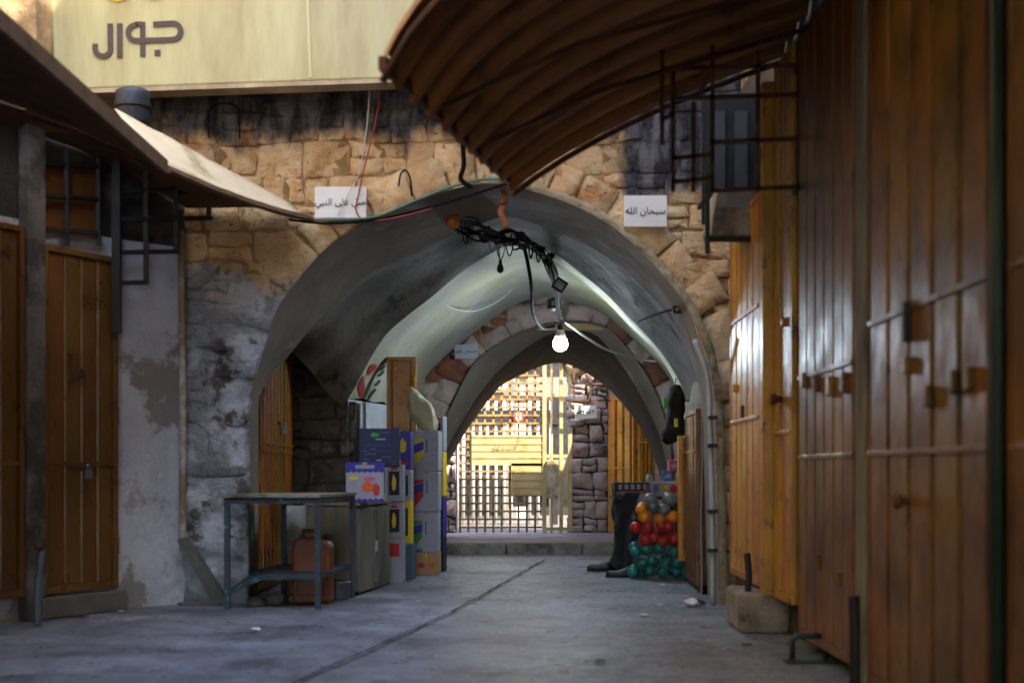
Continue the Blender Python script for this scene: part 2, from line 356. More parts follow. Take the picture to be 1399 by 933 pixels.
# ------------------------------------------------------------------ front facade with the first arch
fa = thing('arch_facade', 'rubble stone wall pierced by the wide pointed archway, dark sooty stones along its top', 'stone wall', (0, 0, 0))
arch0 = legs(p0, -1.70, 1.345)
AX = resample(catmull(arch0, 4), 140)
A2 = [(p.x, p.z) for p in AX]
def off2(pts, d):
    out = []
    for i, (x, z) in enumerate(pts):
        ax, az = pts[max(i-1, 0)]; bx, bz = pts[min(i+1, len(pts)-1)]; tx, tz = bx-ax, bz-az; L = math.hypot(tx, tz) or 1
        out.append((x-tz/L*d, z+tx/L*d))
    return out
XL, XR, ZT = -2.35, 1.75, 6.2
inn = off2(A2, .004)
mb = MB(); YF = 9.235
# backing wall: strips between the arch line and the outline of the wall
def facing(mb, inn, outline, y):
    k = len(mb.v); n = len(inn)
    for (x, z), (u, v) in zip(inn, outline): mb.v += [(x, y, z), (u, y, v)]
    for i in range(n-1): a = k+2*i; mb.f.append((a, a+1, a+3, a+2))
def box_outline(pts, xl, xr, zt):
    n = len(pts); out = []
    L = [0]
    for a, b in zip(pts, pts[1:]): L.append(L[-1]+math.hypot(b[0]-a[0], b[1]-a[1]))
    for (x, z), s in zip(pts, L):
        t = s/L[-1]
        if t < .3: out.append((xl, z if t < .15 else z+(zt-z)*(t-.15)/.15))
        elif t > .7: out.append((xr, z if t > .85 else z+(zt-z)*(.85-t)/.15))
        else: out.append((xl+(xr-xl)*(t-.3)/.4, zt))
    return out
facing(mb, inn, box_outline(inn, XL, XR, ZT), YF)
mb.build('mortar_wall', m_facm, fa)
# the mass of the building over the passage
m_ = MB()
m_.box(-4.5, 4.5, 9.25, 12.5, 2.86, 6.2); m_.build('upper_storey', m_upl, fa); MB().box(-4.5, 4.5, 12.5, 14.6, 2.86, 3.1).build('roof_slab', m_upl, fa); MB().box(-4.5, 4.5, 14.62, 16.6, 2.36, 2.5).build('roof_slab', m_upl, fa)
MB().box(-4.5, -1.9, 9.3, 14.4, -.02, 2.87).build('side_mass', m_core, fa)
MB().box(1.68, 4.5, 9.3, 14.4, -.02, 2.87).build('side_mass', m_core, fa)
MB().box(-4.5, -1.2, 14.52, 16.5, -.02, 2.4).build('side_mass', m_core, fa)
MB().box(1.86, 4.5, 14.52, 16.5, -.02, 2.4).build('side_mass', m_core, fa)
def dist_arch(x, z):
    best = 9; bi = 0
    for i, (a, b) in enumerate(A2):
        d = math.hypot(x-a, z-b)
        if d < best: best, bi = d, i
    ax, az = A2[max(bi-1, 0)]; bx, bz = A2[min(bi+1, len(A2)-1)]
    side = (bx-ax)*(z-az)-(bz-az)*(x-ax)
    return best if side > 0 else -best
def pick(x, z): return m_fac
# every stone is a cell of its own: ring stones round the arch, rubble courses beyond
def cell_stone(parent, poly, y, d, mat, joint=.006, name='stone'):
    n = len(poly); ar = sum(poly[i][0]*poly[(i+1) % n][1]-poly[(i+1) % n][0]*poly[i][1] for i in range(n))/2
    if abs(ar) < .0025: return
    cx = sum(p[0] for p in poly)/n; cz = sum(p[1] for p in poly)/n; pts = []
    P_ = [p for i, p in enumerate(poly) if math.hypot(p[0]-poly[i-1][0], p[1]-poly[i-1][1]) > .02]; n = len(P_)
    if n < 3: return
    for i in range(n):
        a, b = P_[i], P_[(i+1) % n]; r = random.uniform(.1, .22)
        for t in (r, 1-r): pts.append((a[0]+(b[0]-a[0])*t, a[1]+(b[1]-a[1])*t))
    def ring(ins, dep, jt):
        o = []
        for x, z in pts:
            L_ = math.hypot(x-cx, z-cz) or 1; f = max(.2, 1-(joint+ins)/L_); o.append(((x-cx)*f+random.uniform(-jt, jt), dep+(random.uniform(-.006, .006) if ins > .01 else 0), (z-cz)*f+random.uniform(-jt, jt)))
        return o
    m = len(pts); tx, tz = random.uniform(-.08, .08), random.uniform(-.08, .08); mb = MB()
    top = [(x, yy+tx*x+tz*z, z) for x, yy, z in ring(.013, -d, .004)]
    mb.v = ring(0, .012, .002)+ring(.004, -d*.55, .003)+top+[(random.uniform(-.02, .02), -d-random.uniform(-.006, .016), random.uniform(-.02, .02))]
    for k in range(2):
        for j in range(m): a = k*m+j; b = k*m+(j+1) % m; mb.f.append((a, b, b+m, a+m))
    for j in range(m): mb.f.append((2*m+j, 2*m+(j+1) % m, 3*m))
    return mb.build(name, mat, parent, True, loc=(cx, y, cz))
def quad_poly(c, jt=.01):        # four corners -> outline with uneven edges
    out = []
    for i in range(4):
        a, b = c[i], c[(i+1) % 4]; out.append((a[0]+random.uniform(-jt, jt)*.6, a[1]+random.uniform(-jt, jt)*.6)); t = random.uniform(.35, .65)
        out.append((a[0]+(b[0]-a[0])*t+random.uniform(-jt, jt), a[1]+(b[1]-a[1])*t+random.uniform(-jt, jt)))
    return out
def voussoirs(parent, A, y, dpf, wf, mf, d0=.04, d1=.06, o0=.004):
    L = [0]
    for a, b in zip(A, A[1:]): L.append(L[-1]+math.hypot(b[0]-a[0], b[1]-a[1]))
    def at(s, off):
        i = 0
        while i < len(L)-2 and L[i+1] < s: i += 1
        t = min(1, (s-L[i])/(L[i+1]-L[i])); a, b = A[i], A[i+1]
        i0, i1 = max(0, i-3), min(len(A)-1, i+4); an = math.atan2(A[i1][1]-A[i0][1], A[i1][0]-A[i0][0])
        return (a[0]+(b[0]-a[0])*t-math.sin(an)*off, a[1]+(b[1]-a[1])*t+math.cos(an)*off)
    s = .0
    while s < L[-1]-.06:
        m = at(s, 0); wl = min(wf(*m), L[-1]-s); dp = dpf(*at(s+wl/2, 0))*random.uniform(.88, 1.12); sk = random.uniform(-.02, .02)
        c = [at(s, o0), at(s+wl, o0), at(s+wl+sk, dp), at(s+sk*.5, dp)]; cx = sum(p[0] for p in c)/4; cz = sum(p[1] for p in c)/4
        cell_stone(parent, quad_poly(c, .012)[::-1], y, random.uniform(d0, d1)*(.75 if cx < -1.1 and y < 10 else 1), mf(cx, cz), random.uniform(.0, .006)+(.002 if cx < -1 else 0), 'voussoir'); s += wl
def courses(parent, x0, x1, z0, z1, y, hr, wr, keep, mf, d0=.015, d1=.04):
    zl = [z0]
    while zl[-1] < z1: zl.append(zl[-1]+random.uniform(*hr))
    f = lambda k, x: zl[k]+(.06*noise.noise(Vector((x*1.3, k*3.7, 1)))+.012*noise.noise(Vector((x*4, k*9.1, 4))) if k else 0)
    for k in range(len(zl)-1):
        x = x0-random.uniform(0, .1); 
        while x < x1:
            wd = random.uniform(*wr); a0, a1 = x+random.uniform(-.02, .02), x; b0, b1 = min(x+wd, x1), min(x+wd+random.uniform(-.025, .025), x1); x += wd
            if b0-a0 < .05: continue
            parts_ = [(0, 1)] if random.random() > .35 or wd > .3 else [(0, .5), (.5, 1)]
            for u, v in parts_:
                L = lambda X, t: f(k, X)+(f(k+1, X)-f(k, X))*t
                c = [(a0, L(a0, u)), (b0, L(b0, u)), (b1, L(b1, v)), (a1, L(a1, v))]; cx = sum(p[0] for p in c)/4; cz = sum(p[1] for p in c)/4
                if keep(cx, cz): cell_stone(parent, quad_poly(c, .018), y, random.uniform(d0, d1), mf(cx, cz), random.uniform(.001, .008))
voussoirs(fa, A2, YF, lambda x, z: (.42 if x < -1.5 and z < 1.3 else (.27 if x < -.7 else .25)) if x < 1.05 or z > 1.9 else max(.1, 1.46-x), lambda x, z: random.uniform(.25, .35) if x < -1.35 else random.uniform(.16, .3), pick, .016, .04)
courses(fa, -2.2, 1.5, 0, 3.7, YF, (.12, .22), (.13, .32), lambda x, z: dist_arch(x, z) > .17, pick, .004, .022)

# ------------------------------------------------------------------ vault of the passage
va = thing('vaulted_passage', 'pointed plaster vault with a groined bay behind the first stone archway', 'vault')
loft('arch_soffit', [[Vector((p.x, Y0-.03, p.z)) for p in arch0], legs(p1, -1.76, 1.36)], m_plv, va, 81, 6, .02)
rim = off2(A2, .0); rim2 = off2(A2, .045); i0 = int(len(A2)*.5)
MB().grid([[Vector((x, Y0-.035-.02*(j == 1)-.012*noise.noise(Vector((x*9, z*9, j))), z)) for (x, z) in [(a[0]*(1-t)+b[0]*t+.008*noise.noise(Vector((a[0]*14, a[1]*14, 3))), a[1]*(1-t)+b[1]*t) for a, b in zip(rim[i0:], rim2[i0:])]] for j, t in enumerate((-.12, .4, 1.0))]).build('arch_rim', M('pale_rim_plaster', '#b3a588', '#9a8b6c', scale=8, rough=.9, bump=.8, dirt='#6d5d45', dscale=5), va, True)
pn = []
N = 61
r2 = resample(catmull(p2, 5), N); t2 = [(p.x, p.z) for p in r2]
for i, (x, z) in enumerate(t2):
    t = i/(N-1); d = .36*max(0, 1-t/.42)**.9+.07+.06*math.sin(math.pi*t); (ox, oz) = off2(t2, d)[i]
    pn.append(Vector((ox, 10.85, min(oz, 2.80)+(.25*max(0, 1-t/.12)))))
p1b = [p for p in p1[3:]]
rows = [resample(catmull(p1b, 5), N), None, resample(catmull(pn, 2), N), None, r2]
rows[1] = [a.lerp(b, .5)+Vector((-.05 if i < N/2 else .03, 0, .03)) for i, (a, b) in enumerate(zip(rows[0], rows[2]))]
rows[3] = [a.lerp(b, .5)+Vector((0, 0.12, 0)) for a, b in zip(rows[2], rows[4])]
full = []
for i in range(4):
    for k in range(4): full.append([jit(a.lerp(b, k/4), .03 if i+k else 0, 2.1)+(Vector(((-.012 if q < N/2 else .012), -.03, .012)) if i+k == 0 else Vector()) for q, (a, b) in enumerate(zip(rows[i], rows[i+1]))])
full.append(r2)
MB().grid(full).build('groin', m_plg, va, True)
p2c = p2[1:]
loft('rear_vault', [p2c, [a.lerp(b, .45)+Vector((0, 0, .02)) for a, b in zip(resample(catmull(p2c, 4), 41), resample(catmull(p3, 4), 41))], p3], m_pls, va, 71, 8, .035)
# walls under the rear bay
def skirt(name, a, b, mat, parent, n=16, zb=-.01):
    rows = []
    for k in range(9):
        t = k/8; rows.append([jit((a.lerp(b, i/n).x, a.lerp(b, i/n).y, zb+(a.lerp(b, i/n).z-zb)*t), .012 if 0 < k < 8 else 0, 2.2) for i in range(n+1)])
    return MB().grid(rows).build(name, mat, parent, True)
wl_ = skirt('side_wall', p2c[0], p3[0], m_plw, va)
skirt('side_wall', p2[-1], p3[-1], m_plv, va)
skirt('side_wall', p1[-1], p2[-1], m_plv, va)
MB().box(1.43, 1.68, 9.75, 11.52, 0, 2.3).build('jamb_wall', m_plv, va)
# jamb above the left shop door
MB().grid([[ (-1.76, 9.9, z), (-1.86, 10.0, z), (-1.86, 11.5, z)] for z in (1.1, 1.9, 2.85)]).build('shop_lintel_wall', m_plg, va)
# painted graffiti on the left side wall (flat paint following the wall)
m_red = M('red_spray_paint', '#a11a1c', '#8a1516', rough=.7, bump=.1); m_blk = M('black_spray_paint', '#1d1f26', rough=.7, bump=.1)
def on_side(x, y, lift=.012):      # a point of the side wall seen at photo position x,y
    a, b = p2c[0], p3[0]; k = (x-700)/F
    t = (k*a.y-a.x)/((b.x-a.x)-k*(b.y-a.y)); q = a.lerp(b, t); return Vector((q.x+lift*1.0, q.y-lift*.3, H-(y-HOR)*q.y/F))
def splat(name, poly, mat):
    q = [on_side(*p) for p in poly]; c = sum(q, Vector())/len(q); mb = MB(); mb.v = [tuple(c)]+[tuple(p) for p in q]
    n = len(q); mb.f = [(0, i+1, (i+1) % n+1) for i in range(n)]; mb.build(name, mat, wl_)
bpy.context.view_layer.update()
RV = [o for o in va.children if o.name.startswith('rear_vault')][0]
def on_side(x, y, lift=.008):
    d = (P(x, y, 10)-Vector((0, 0, H))).normalized(); best = None
    for o in (RV, wl_):
        ok, loc, nor, idx = o.ray_cast(Vector((0, 0, H)), d)
        if ok and (best is None or loc.y < best[0].y): best = (loc, nor)
    if best is None: return None
    loc, nor = best
    if nor.dot(d) > 0: nor = -nor
    return loc+nor*lift
def splat(name, poly, mat):
    q = [on_side(*p) for p in poly]
    if any(p is None for p in q): return
    cx = sum(p[0] for p in poly)/len(poly); cy = sum(p[1] for p in poly)/len(poly); c = on_side(cx, cy)
    if c is None: return
    mb = MB(); mb.v = [tuple(c)]+[tuple(p) for p in q]; n = len(q); mb.f = [(0, i+1, (i+1) % n+1) for i in range(n)]
    mb.build(name, mat, va)
def stroke(name, pts, wd, mat):
    pts = [Vector((x, y, 0)) for x, y in pts]; a, b = [], []
    for i, p in enumerate(pts):
        d = (pts[min(i+1, len(pts)-1)]-pts[max(i-1, 0)]).normalized(); n = Vector((-d.y, d.x, 0))*wd/2
        a.append(on_side(p.x+n.x, p.y+n.y)); b.append(on_side(p.x-n.x, p.y-n.y))
    if any(v is None for v in a+b): return
    MB().grid([a, b]).build(name, mat, va)
splat('red_paint_mark', [(488, 528), (496, 512), (498, 530), (496, 541), (492, 543)], m_red)
splat('red_paint_mark', [(502, 513), (503, 502), (508, 497), (514, 497), (514, 503), (508, 508)], m_red)
for x, y in ((522, 495), (519, 503), (517, 511), (512, 524)): stroke('paint_letter', [(x-1, y+2), (x+3, y), (x+7, y-5)], 3, m_blk)
stroke('paint_letter', [(503, 545), (508, 537), (513, 531)], 3, m_blk); stroke('paint_letter', [(500, 575), (504, 563), (510, 550)], 6, m_blk)

# stone pier between the two shops of the left side
m_pmort = M('grimy_mortar', '#4d463d', '#3a342d', scale=6, rough=.95, bump=.8)
pi = thing('stone_pier', 'grimy rough stone pier under the groin beside the toy boxes', 'pier', (-1.58, Y2, 0))
MB().box(-.3, .22, .03, .5, 0, 2.0).build('pier_core', m_pmort, pi)
MB().box(.22, .31, .03, .5, 0, 1.42).build('pier_core', m_pmort, pi)
m_pst = M('grimy_pier_stone', '#6a655d', '#514c45', scale=5, rough=.92, bump=.9, bscale=14, dirt='#2f2b27', dscale=2.6, dthr=.56, dirt2='#86817a', d2scale=5, d2thr=.63, rnd=.12)
courses(pi, -.3, .31, 0, 1.95, .035, (.14, .24), (.16, .34), lambda x, z: x < .2 or z < 1.35, lambda x, z: m_pst, .015, .04)

# ------------------------------------------------------------------ second arch
ia = thing('inner_arch_wall', 'mauve and reddish stone wall round the dark inner archway behind the light bulb', 'stone wall')
q0f = legs(q0, q0[0].x, q0[-1].x); QX = [(p.x, p.z) for p in resample(catmull(q0f, 4), 90)]
mb = MB(); qi = off2(QX, .03); facing(mb, qi, box_outline(qi, -1.5, 2.1, 2.86), 14.5); mb.build('mortar_wall', m_mortar, ia)
def distq(x, z):
    k = min(range(len(QX)), key=lambda i: math.hypot(x-QX[i][0], z-QX[i][1])); a, b = QX[max(k-1, 0)], QX[min(k+1, len(QX)-1)]
    return math.hypot(x-QX[k][0], z-QX[k][1])*(1 if (b[0]-a[0])*(z-a[1])-(b[1]-a[1])*(x-a[0]) > 0 else -1)
pq = lambda x, z: m_purple if z < 1.72 or random.random() < .25 else random.choice((m_brick, m_brick, m_purple))
voussoirs(ia, QX, 14.51, lambda x, z: random.choice((.18, .24, .3)), lambda x, z: random.uniform(.11, .3), pq, .025, .055)
courses(ia, -1.45, 2.1, 0, 2.8, 14.51, (.15, .23), (.16, .3), lambda x, z: distq(x, z) > .12, pq, .01, .04)
MB().box(-4.5, 4.5, 14.52, 14.61, 2.3, 3.05).build('upstand', m_upl, ia)
# back of the tunnel mouth
mb = MB(); qb = off2([(p.x, p.z) for p in resample(legs(q2), 80)], .004); facing(mb, qb, box_outline(qb, -3.5, 3.5, 2.5), 16.56); mb.build('rear_face', m_upl, ia)
loft('arch_soffit', [[Vector((p.x, 14.4, p.z)) for p in q0f], legs(q1)], m_plv, ia, 71, 4, .008)
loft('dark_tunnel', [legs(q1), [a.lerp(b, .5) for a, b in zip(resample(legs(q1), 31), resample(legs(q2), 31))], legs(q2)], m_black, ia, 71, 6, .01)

# ------------------------------------------------------------------ buildings along the lane
def plan(poly, z0, z1):
    n = len(poly); mb = MB(); mb.v = [(x, y, z0) for x, y in poly]+[(x, y, z1) for x, y in poly]
    mb.f = [tuple(range(n)), tuple(range(n, 2*n))]+[(i, (i+1) % n, (i+1) % n+n, i+n) for i in range(n)]; return mb
LB = [(-2.12, 9.22), (-2.49, 8.81), (-2.78, 8.26), (-3.1, 7.65), (-3.1, -12), (-7, -12), (-7, 9.22)]
m_lshade = M('shaded_rubble', '#3b352d', '#2a2621', scale=4, rough=.95, bump=.9, bscale=14, dirt='#5b4e3e', dscale=3, dthr=.6)  # dark wall tone standing in for the shade under the awning
lb = thing('whitewashed_building', 'whitewashed wall with peeling patches beside the stone arch', 'building')
plan(LB, -.02, 2.3).build('lower_wall', m_plw, lb); plan(LB, 2.3, 2.95).build('shaded_band', m_lshade, lb); plan([(x-.75, y) if x > -6 else (x, y) for x, y in LB], 2.95, 9.0).build('upper_wall', m_uplit, lb)
plan([(-3.9, 8.55), (-2.86, 8.55), (-2.86, 9.2), (-3.9, 9.2)], 2.95, 6.0).build('wall_return', m_upl, lb)
rb = thing('shop_building', 'dark wall behind the row of orange shop doors', 'building')
RX = 1.47
MB().box(RX, 6, -12, 9.2, -.02, 3.3).build('lower_wall', m_core, rb); MB().box(RX+.01, 6, -12, 9.2, 3.3, 10.3).build('upper_wall', m_upl, rb)

# ------------------------------------------------------------------ doors
def slat_mesh(wd, h, d, mat, edge=.16):
    e = wd*edge; mb = MB(); pr = [(0, 0), (e*.4, -d), (wd-e*.4, -d), (wd, 0)]
    mb.v = [(x, y, 0) for x, y in pr]+[(x, y, h) for x, y in pr]
    mb.f = [(0, 1, 2, 3), (7, 6, 5, 4)]+[(i, (i+1) % 4, (i+1) % 4+4, i+4) for i in range(4)]; return mb.mesh('slat', mat)
def door(name, label, a, b, z0, z1, n, mat, rails=(), group=None, d=.022, gap=.014, cat='door', frame=None, hw=(), step=True, thick=.05):
    a, b = Vector((*a, 0)), Vector((*b, 0)); L = (b-a).length; an = math.atan2(b.y-a.y, b.x-a.x)
    t = thing(name, label, cat, (a.x, a.y, z0), an, group); h = z1-z0
    MB().box(0, L, -.012, thick-.012, 0, h).build('backing_sheet', frame or mat, t)
    fw = .035
    f = MB(); f.box(-.0, fw, -.04, -.011, 0, h); f.box(L-fw, L, -.04, -.011, 0, h); f.box(fw, L-fw, -.04, -.011, h-fw, h); f.box(fw, L-fw, -.04, -.011, 0, fw*1.3)
    f.build('frame', mat, t, bevel=.004)
    W = (L-2*fw)/n; me = slat_mesh(W-gap, h-fw*2.3-.01, d, mat)
    for i in range(n): place(me, 'slat', t, (fw+i*W+gap/2, -.012-random.uniform(0, .004), fw*1.3+.004))
    for r in rails: MB().box(fw, L-fw, -.012-d-.012, -.012-d-.001, r-z0-.011, r-z0+.011).build('rail', mat, t, bevel=.003)
    for k, x, z, s in hw:
        z -= z0; y = -.012-d
        if k == 'handle':
            MB().tube([(x, y, z), (x, y-.05, z+.01), (x, y-.05, z+s-.01), (x, y, z+s)], .008).build('handle', m_rust, t)
        elif k == 'plate': MB().box(x-s, x+s, y-.014, y, z-s*1.2, z+s*1.2).build('lock_plate', m_rust, t, bevel=.003)
        elif k == 'hasp':
            MB().box(x-s*2.5, x+s, y-.012, y, z-.012, z+.012).build('hasp', m_rust, t)
        elif k == 'padlock':
            q = MB().box(x-s, x+s, y-.05, y-.02, z-s*2.2, z).build('padlock', m_steel, t, bevel=.006)
            MB().tube([(x-s*.6, y-.035, z), (x-s*.6, y-.035, z+s*1.1), (x, y-.035, z+s*1.6), (x+s*.6, y-.035, z+s*1.1), (x+s*.6, y-.035, z)], .006).build('shackle', m_steel, q)
        elif k == 'hinge': MB().lathe([(.016, -s), (.016, s)], (x, y-.012, z), 8).build('hinge', mat, t); 
        elif k == 'block': MB().box(x-s*.7, x+s*.7, y-.025, y, z-s*1.2, z+s*1.2).build('latch_block', mat, t, bevel=.006)
        elif k == 'knob': MB().tube([(x, y, z), (x, y-.02, z), (x, y-.045, z), (x, y-.06, z)], [s*.5, s*.5, s, s*.7], 10).build('knob', m_rust, t)
        elif k == 'bolt':
            MB().box(x-.014, x+.014, y-.03, y, z-s, z+s).build('slide_bolt', m_dark, t, bevel=.004)
    return t
ga, gb = 'closed doors in the whitewashed wall', 'row of orange shop doors'
dl = Vector((.29, .55)).normalized()
A = Vector((-2.78, 8.26))+Vector((.016, -.008)); A2_ = (A.x, A.y)
def lwp(t): q = Vector((-2.78, 8.26))+dl*t; return (q.x+.03, q.y-.016)
door('metal_door', 'brownish orange two-leaf metal door with a padlock beside the white wall', lwp(.015), lwp(.62), .14, 2.17, 4, m_or4, (.9,), ga, d=.012, hw=(('padlock', .33, .86, .022), ('hasp', .28, .87, .03), ('plate', .3, 1.44, .025), ('handle', .2, 1.38, .18), ('hinge', .59, 1.2, .05), ('hinge', .59, .4, .05)))
door('metal_door', 'orange metal door partly hidden by the pale plaster post', lwp(-.75), lwp(-.13), .14, 2.25, 4, m_or4, (.9,), ga, d=.012)
MB().box(0, .135, -.05, .02, 0, 2.9).build('plaster_post', M('grimy_post_plaster', '#6f6a62', '#59554e', scale=4, rough=.9, bump=.5, dirt='#3d3933', dscale=3), None, loc=(*lwp(-.122), 0), rot=(0, 0, math.atan2(dl.y, dl.x)))
tag(bpy.data.objects['plaster_post'], 'pale plaster post between the padlocked door and its orange neighbour', 'post')
MB().box(-.02, .66, -.07, .02, 0, .125).build('door_step', M('cement_step', '#6b675f', '#57534c', rough=.9, bump=.5), None, loc=(*lwp(0), 0), rot=(0, 0, math.atan2(dl.y, dl.x)), bevel=.01)
tag(bpy.data.objects['door_step'], 'low cement step under the padlocked door', 'step')
DX = RX-.045
door('metal_door', 'bright ochre door with narrow ribs standing on the stone step', (DX-.05, 8.72), (DX-.06, 7.62), .235, 2.36, 5, m_or2, (1.15, 1.75), gb, hw=(('plate', .5, 1.2, .03), ('block', .25, 1.35, .02)))
MB().box(-.05, .05, 0, .1, 0, 2.7).build('door_post', m_or2, None, loc=(DX-.06, 7.46, .2), bevel=.008)
tag(bpy.data.objects['door_post'], 'ochre steel post next to the ochre ribbed door', 'post')
door('metal_door', 'ochre folding leaf with round rusty lock past the steel post', (DX-.02, 7.42), (DX-.02, 6.95), .2, 2.95, 3, m_or2, (1.05,), gb, hw=(('knob', .2, 1.22, .035), ('block', .3, 1.6, .02)))
door('metal_door', 'worn orange door with glossy ribs and small latch blocks', (DX, 6.88), (DX, 5.72), .06, 2.95, 6, m_or3, (.92, 1.3), gb, d=.03, hw=(('block', .2, 1.28, .03), ('block', .45, 1.25, .03), ('block', .75, 1.22, .035), ('block', 1.0, 1.22, .035), ('block', .5, .45, .025), ('block', .9, .4, .025)))
MB().box(-.03, .03, 0, .14, 0, 2.95).build('timber_post', m_wood, None, loc=(DX-.02, 5.56, 0), bevel=.01)
tag(bpy.data.objects['timber_post'], 'grey weathered timber post between two orange doors', 'post')
door('metal_door', 'broad brown orange door with wide ribs and a dark slide bolt', (DX, 5.54), (DX, 4.08), .03, 2.98, 5, m_or3, (.92, 1.42), gb, d=.03, gap=.03, hw=(('bolt', .62, 1.37, .07), ('block', .6, 1.22, .025), ('knob', .6, .75, .03), ('block', .85, 1.1, .03), ('block', 1.12, 1.13, .032), ('block', 1.27, 1.13, .03)))
MB().tube([(DX-.05, 4.03, 0), (DX-.05, 4.03, 2.98)], .022, 10).build('green_pipe', M('green_paint', '#31402f', '#283527', rough=.5), None, True)
tag(bpy.data.objects['green_pipe'], 'dark green upright pipe at the edge of the broad door', 'pipe')
door('metal_door', 'brown orange door past the green pipe', (DX, 3.98), (DX, 2.7), .03, 2.98, 5, m_or3, (.92, 1.42), gb, d=.03, gap=.03)
door('shop_shutter', 'ribbed orange shop door in the recess behind the steel table', (-1.80, 9.98), (-1.80, 11.44), .02, 1.98, 9, m_or, (1.0, 1.06), None, d=.035, hw=(('padlock', .8, 1.2, .03), ('hasp', .75, 1.22, .03)))
door('metal_door', 'narrow ochre door inside the vault beside the grey conduit', (1.362, 10.88), (1.338, 10.05), .05, 1.3, 4, m_or4, (1.0,), None)
door('open_door_leaf', 'tall orange door leaf standing open beside the white cartons', (-1.065, 12.12), (-.815, 12.12), .19, 1.83, 1, m_or, (), None, d=.012, hw=(('hinge', .235, .42, .05), ('hinge', .235, 1.62, .05)))
door('open_door_leaf', 'short ochre leaf standing open in front of the bagged balls', (1.275, 10.93), (1.40, 10.93), .17, 1.13, 1, m_or2, (), None, d=.012)
door('metal_door', 'orange slatted door beyond the dark tunnel next to the gate pier', (1.20, 17.3), (1.47, 16.83), .13, 1.75, 3, m_or2, (.9,), 'doors beyond the tunnel', d=.04, gap=.04)
door('metal_door', 'orange slatted door beyond the gate pier, at the tunnel mouth', (1.50, 16.78), (1.74, 16.36+.28), .13, 1.6, 4, m_or2, (.7, 1.2), 'doors beyond the tunnel', d=.04, gap=.04)
# step block below the ochre door
MB().grid([[jit((x, y, z), .012, 6) for x, z in ((0, 0), (0, .1), (.01, .2), (.06, .215), (.28, .22), (.3, .22))] for y in [i*.1 for i in range(14)]]).build('step_top', None)
bpy.data.objects.remove(bpy.data.objects['step_top'])
st = MB().box(-.1, .17, 0, .5, 0, .215).build('stone_step', M('pale_step_stone', '#a89f90', '#8b8173', scale=6, rough=.9, bump=.8, dirt='#5f574c', dscale=4), None, loc=(1.30, 7.5, 0), bevel=.025)
tag(st, 'rough pale stone block under the bright ochre door', 'step')

# pipes and stubs standing along the walls
def pipe(name, label, cat, pts, r, mat, n=8): return tag(MB().tube(catmull(pts, 5), r, n).build(name, mat, None, True), label, cat)
pipe('pipe_stub', 'short dark pipe stub standing on the pale stone step', 'pipe', [(1.26, 7.6, .21), (1.265, 7.6, .3), (1.255, 7.6, .42)], .018, m_dark)
pipe('pipe_stub', 'dark stub at the foot of the timber post', 'pipe', [(1.36, 5.64, 0), (1.36, 5.64, .2), (1.355, 5.64, .36)], .022, m_dark)
pipe('water_pipe', 'grey upright pipe with a brass tap beside the padlocked door', 'pipe', [(-2.62, 7.86, 0), (-2.62, 7.86, .2), (-2.60, 7.86, .42)], .02, M('blue_grey_pipe', '#5c6672', '#4a525c', rough=.5))
wp = bpy.data.objects['water_pipe']; MB().tube([(-2.60, 7.86, .42), (-2.60, 7.82, .45), (-2.60, 7.78, .44)], .016, 8).build('tap', m_rust, wp, True)
bk = thing('bracket_stand', 'low bent grey steel bracket on the floor below the orange doors', 'bracket', (1.27, 6.35, 0))
MB().tube([(-.02, 0, 0), (-.02, 0, .1), (.0, .0, .12), (.13, .0, .12)], .013, 8).build('hoop', m_teal, bk, True); MB().tube([(.13, 0, 0), (.13, 0, .42)], .014, 8).build('post', m_teal, bk, True); MB().box(-.05, .16, -.04, .04, 0, .012).build('base_plate', m_teal, bk)
pipe('conduit', 'pale plastic conduit clipped up the archway jamb near the stone step', 'conduit', [(1.29, 9.13, 0), (1.285, 9.13, .6), (1.27, 9.13, 1.2), (1.255, 9.12, 1.45), (1.17, 9.12, 1.7)], .018, M('pale_conduit', '#a9b0b2', '#959c9e', rough=.5))
cdt = bpy.data.objects['conduit']
for z in (.35, .6, 1.02, 1.2): MB().box(1.255, 1.315, 9.09, 9.16, z-.012, z+.012).build('clip', m_dark, cdt)
pipe('drain_pipe', 'brownish upright pipe at the corner of the white wall', 'pipe', [(-2.11, 9.12, .35), (-2.11, 9.12, 1.2), (-2.12, 9.11, 2.4)], .022, M('pipe_brown', '#8a7458', '#6d5a44', scale=6, rough=.8, dirt='#b8b2a8', dscale=3))
rp = tag(plan([(-2.13, 9.06), (-2.09, 9.02), (-1.86, 9.02), (-1.84, 9.1), (-2.1, 9.15)], 0, .02).build('cement_patch', M('cement_patch', '#5f5c58', '#504d49', rough=.9, bump=.5), None), 'cement patch sloping to the floor beside the steel table', 'cement patch')
mb = MB(); mb.add([(-2.14, 9.09, .42), (-2.08, 9.09, .44), (-2.08, 9.16, .44), (-2.14, 9.16, .42), (-1.90, 9.07, 0), (-1.80, 9.07, 0), (-1.80, 9.16, 0), (-1.90, 9.16, 0)], [(0, 1, 2, 3), (4, 7, 6, 5), (0, 4, 5, 1), (1, 5, 6, 2), (2, 6, 7, 3), (3, 7, 4, 0)])
mb.build('fillet', MATS['cement_patch'], rp)

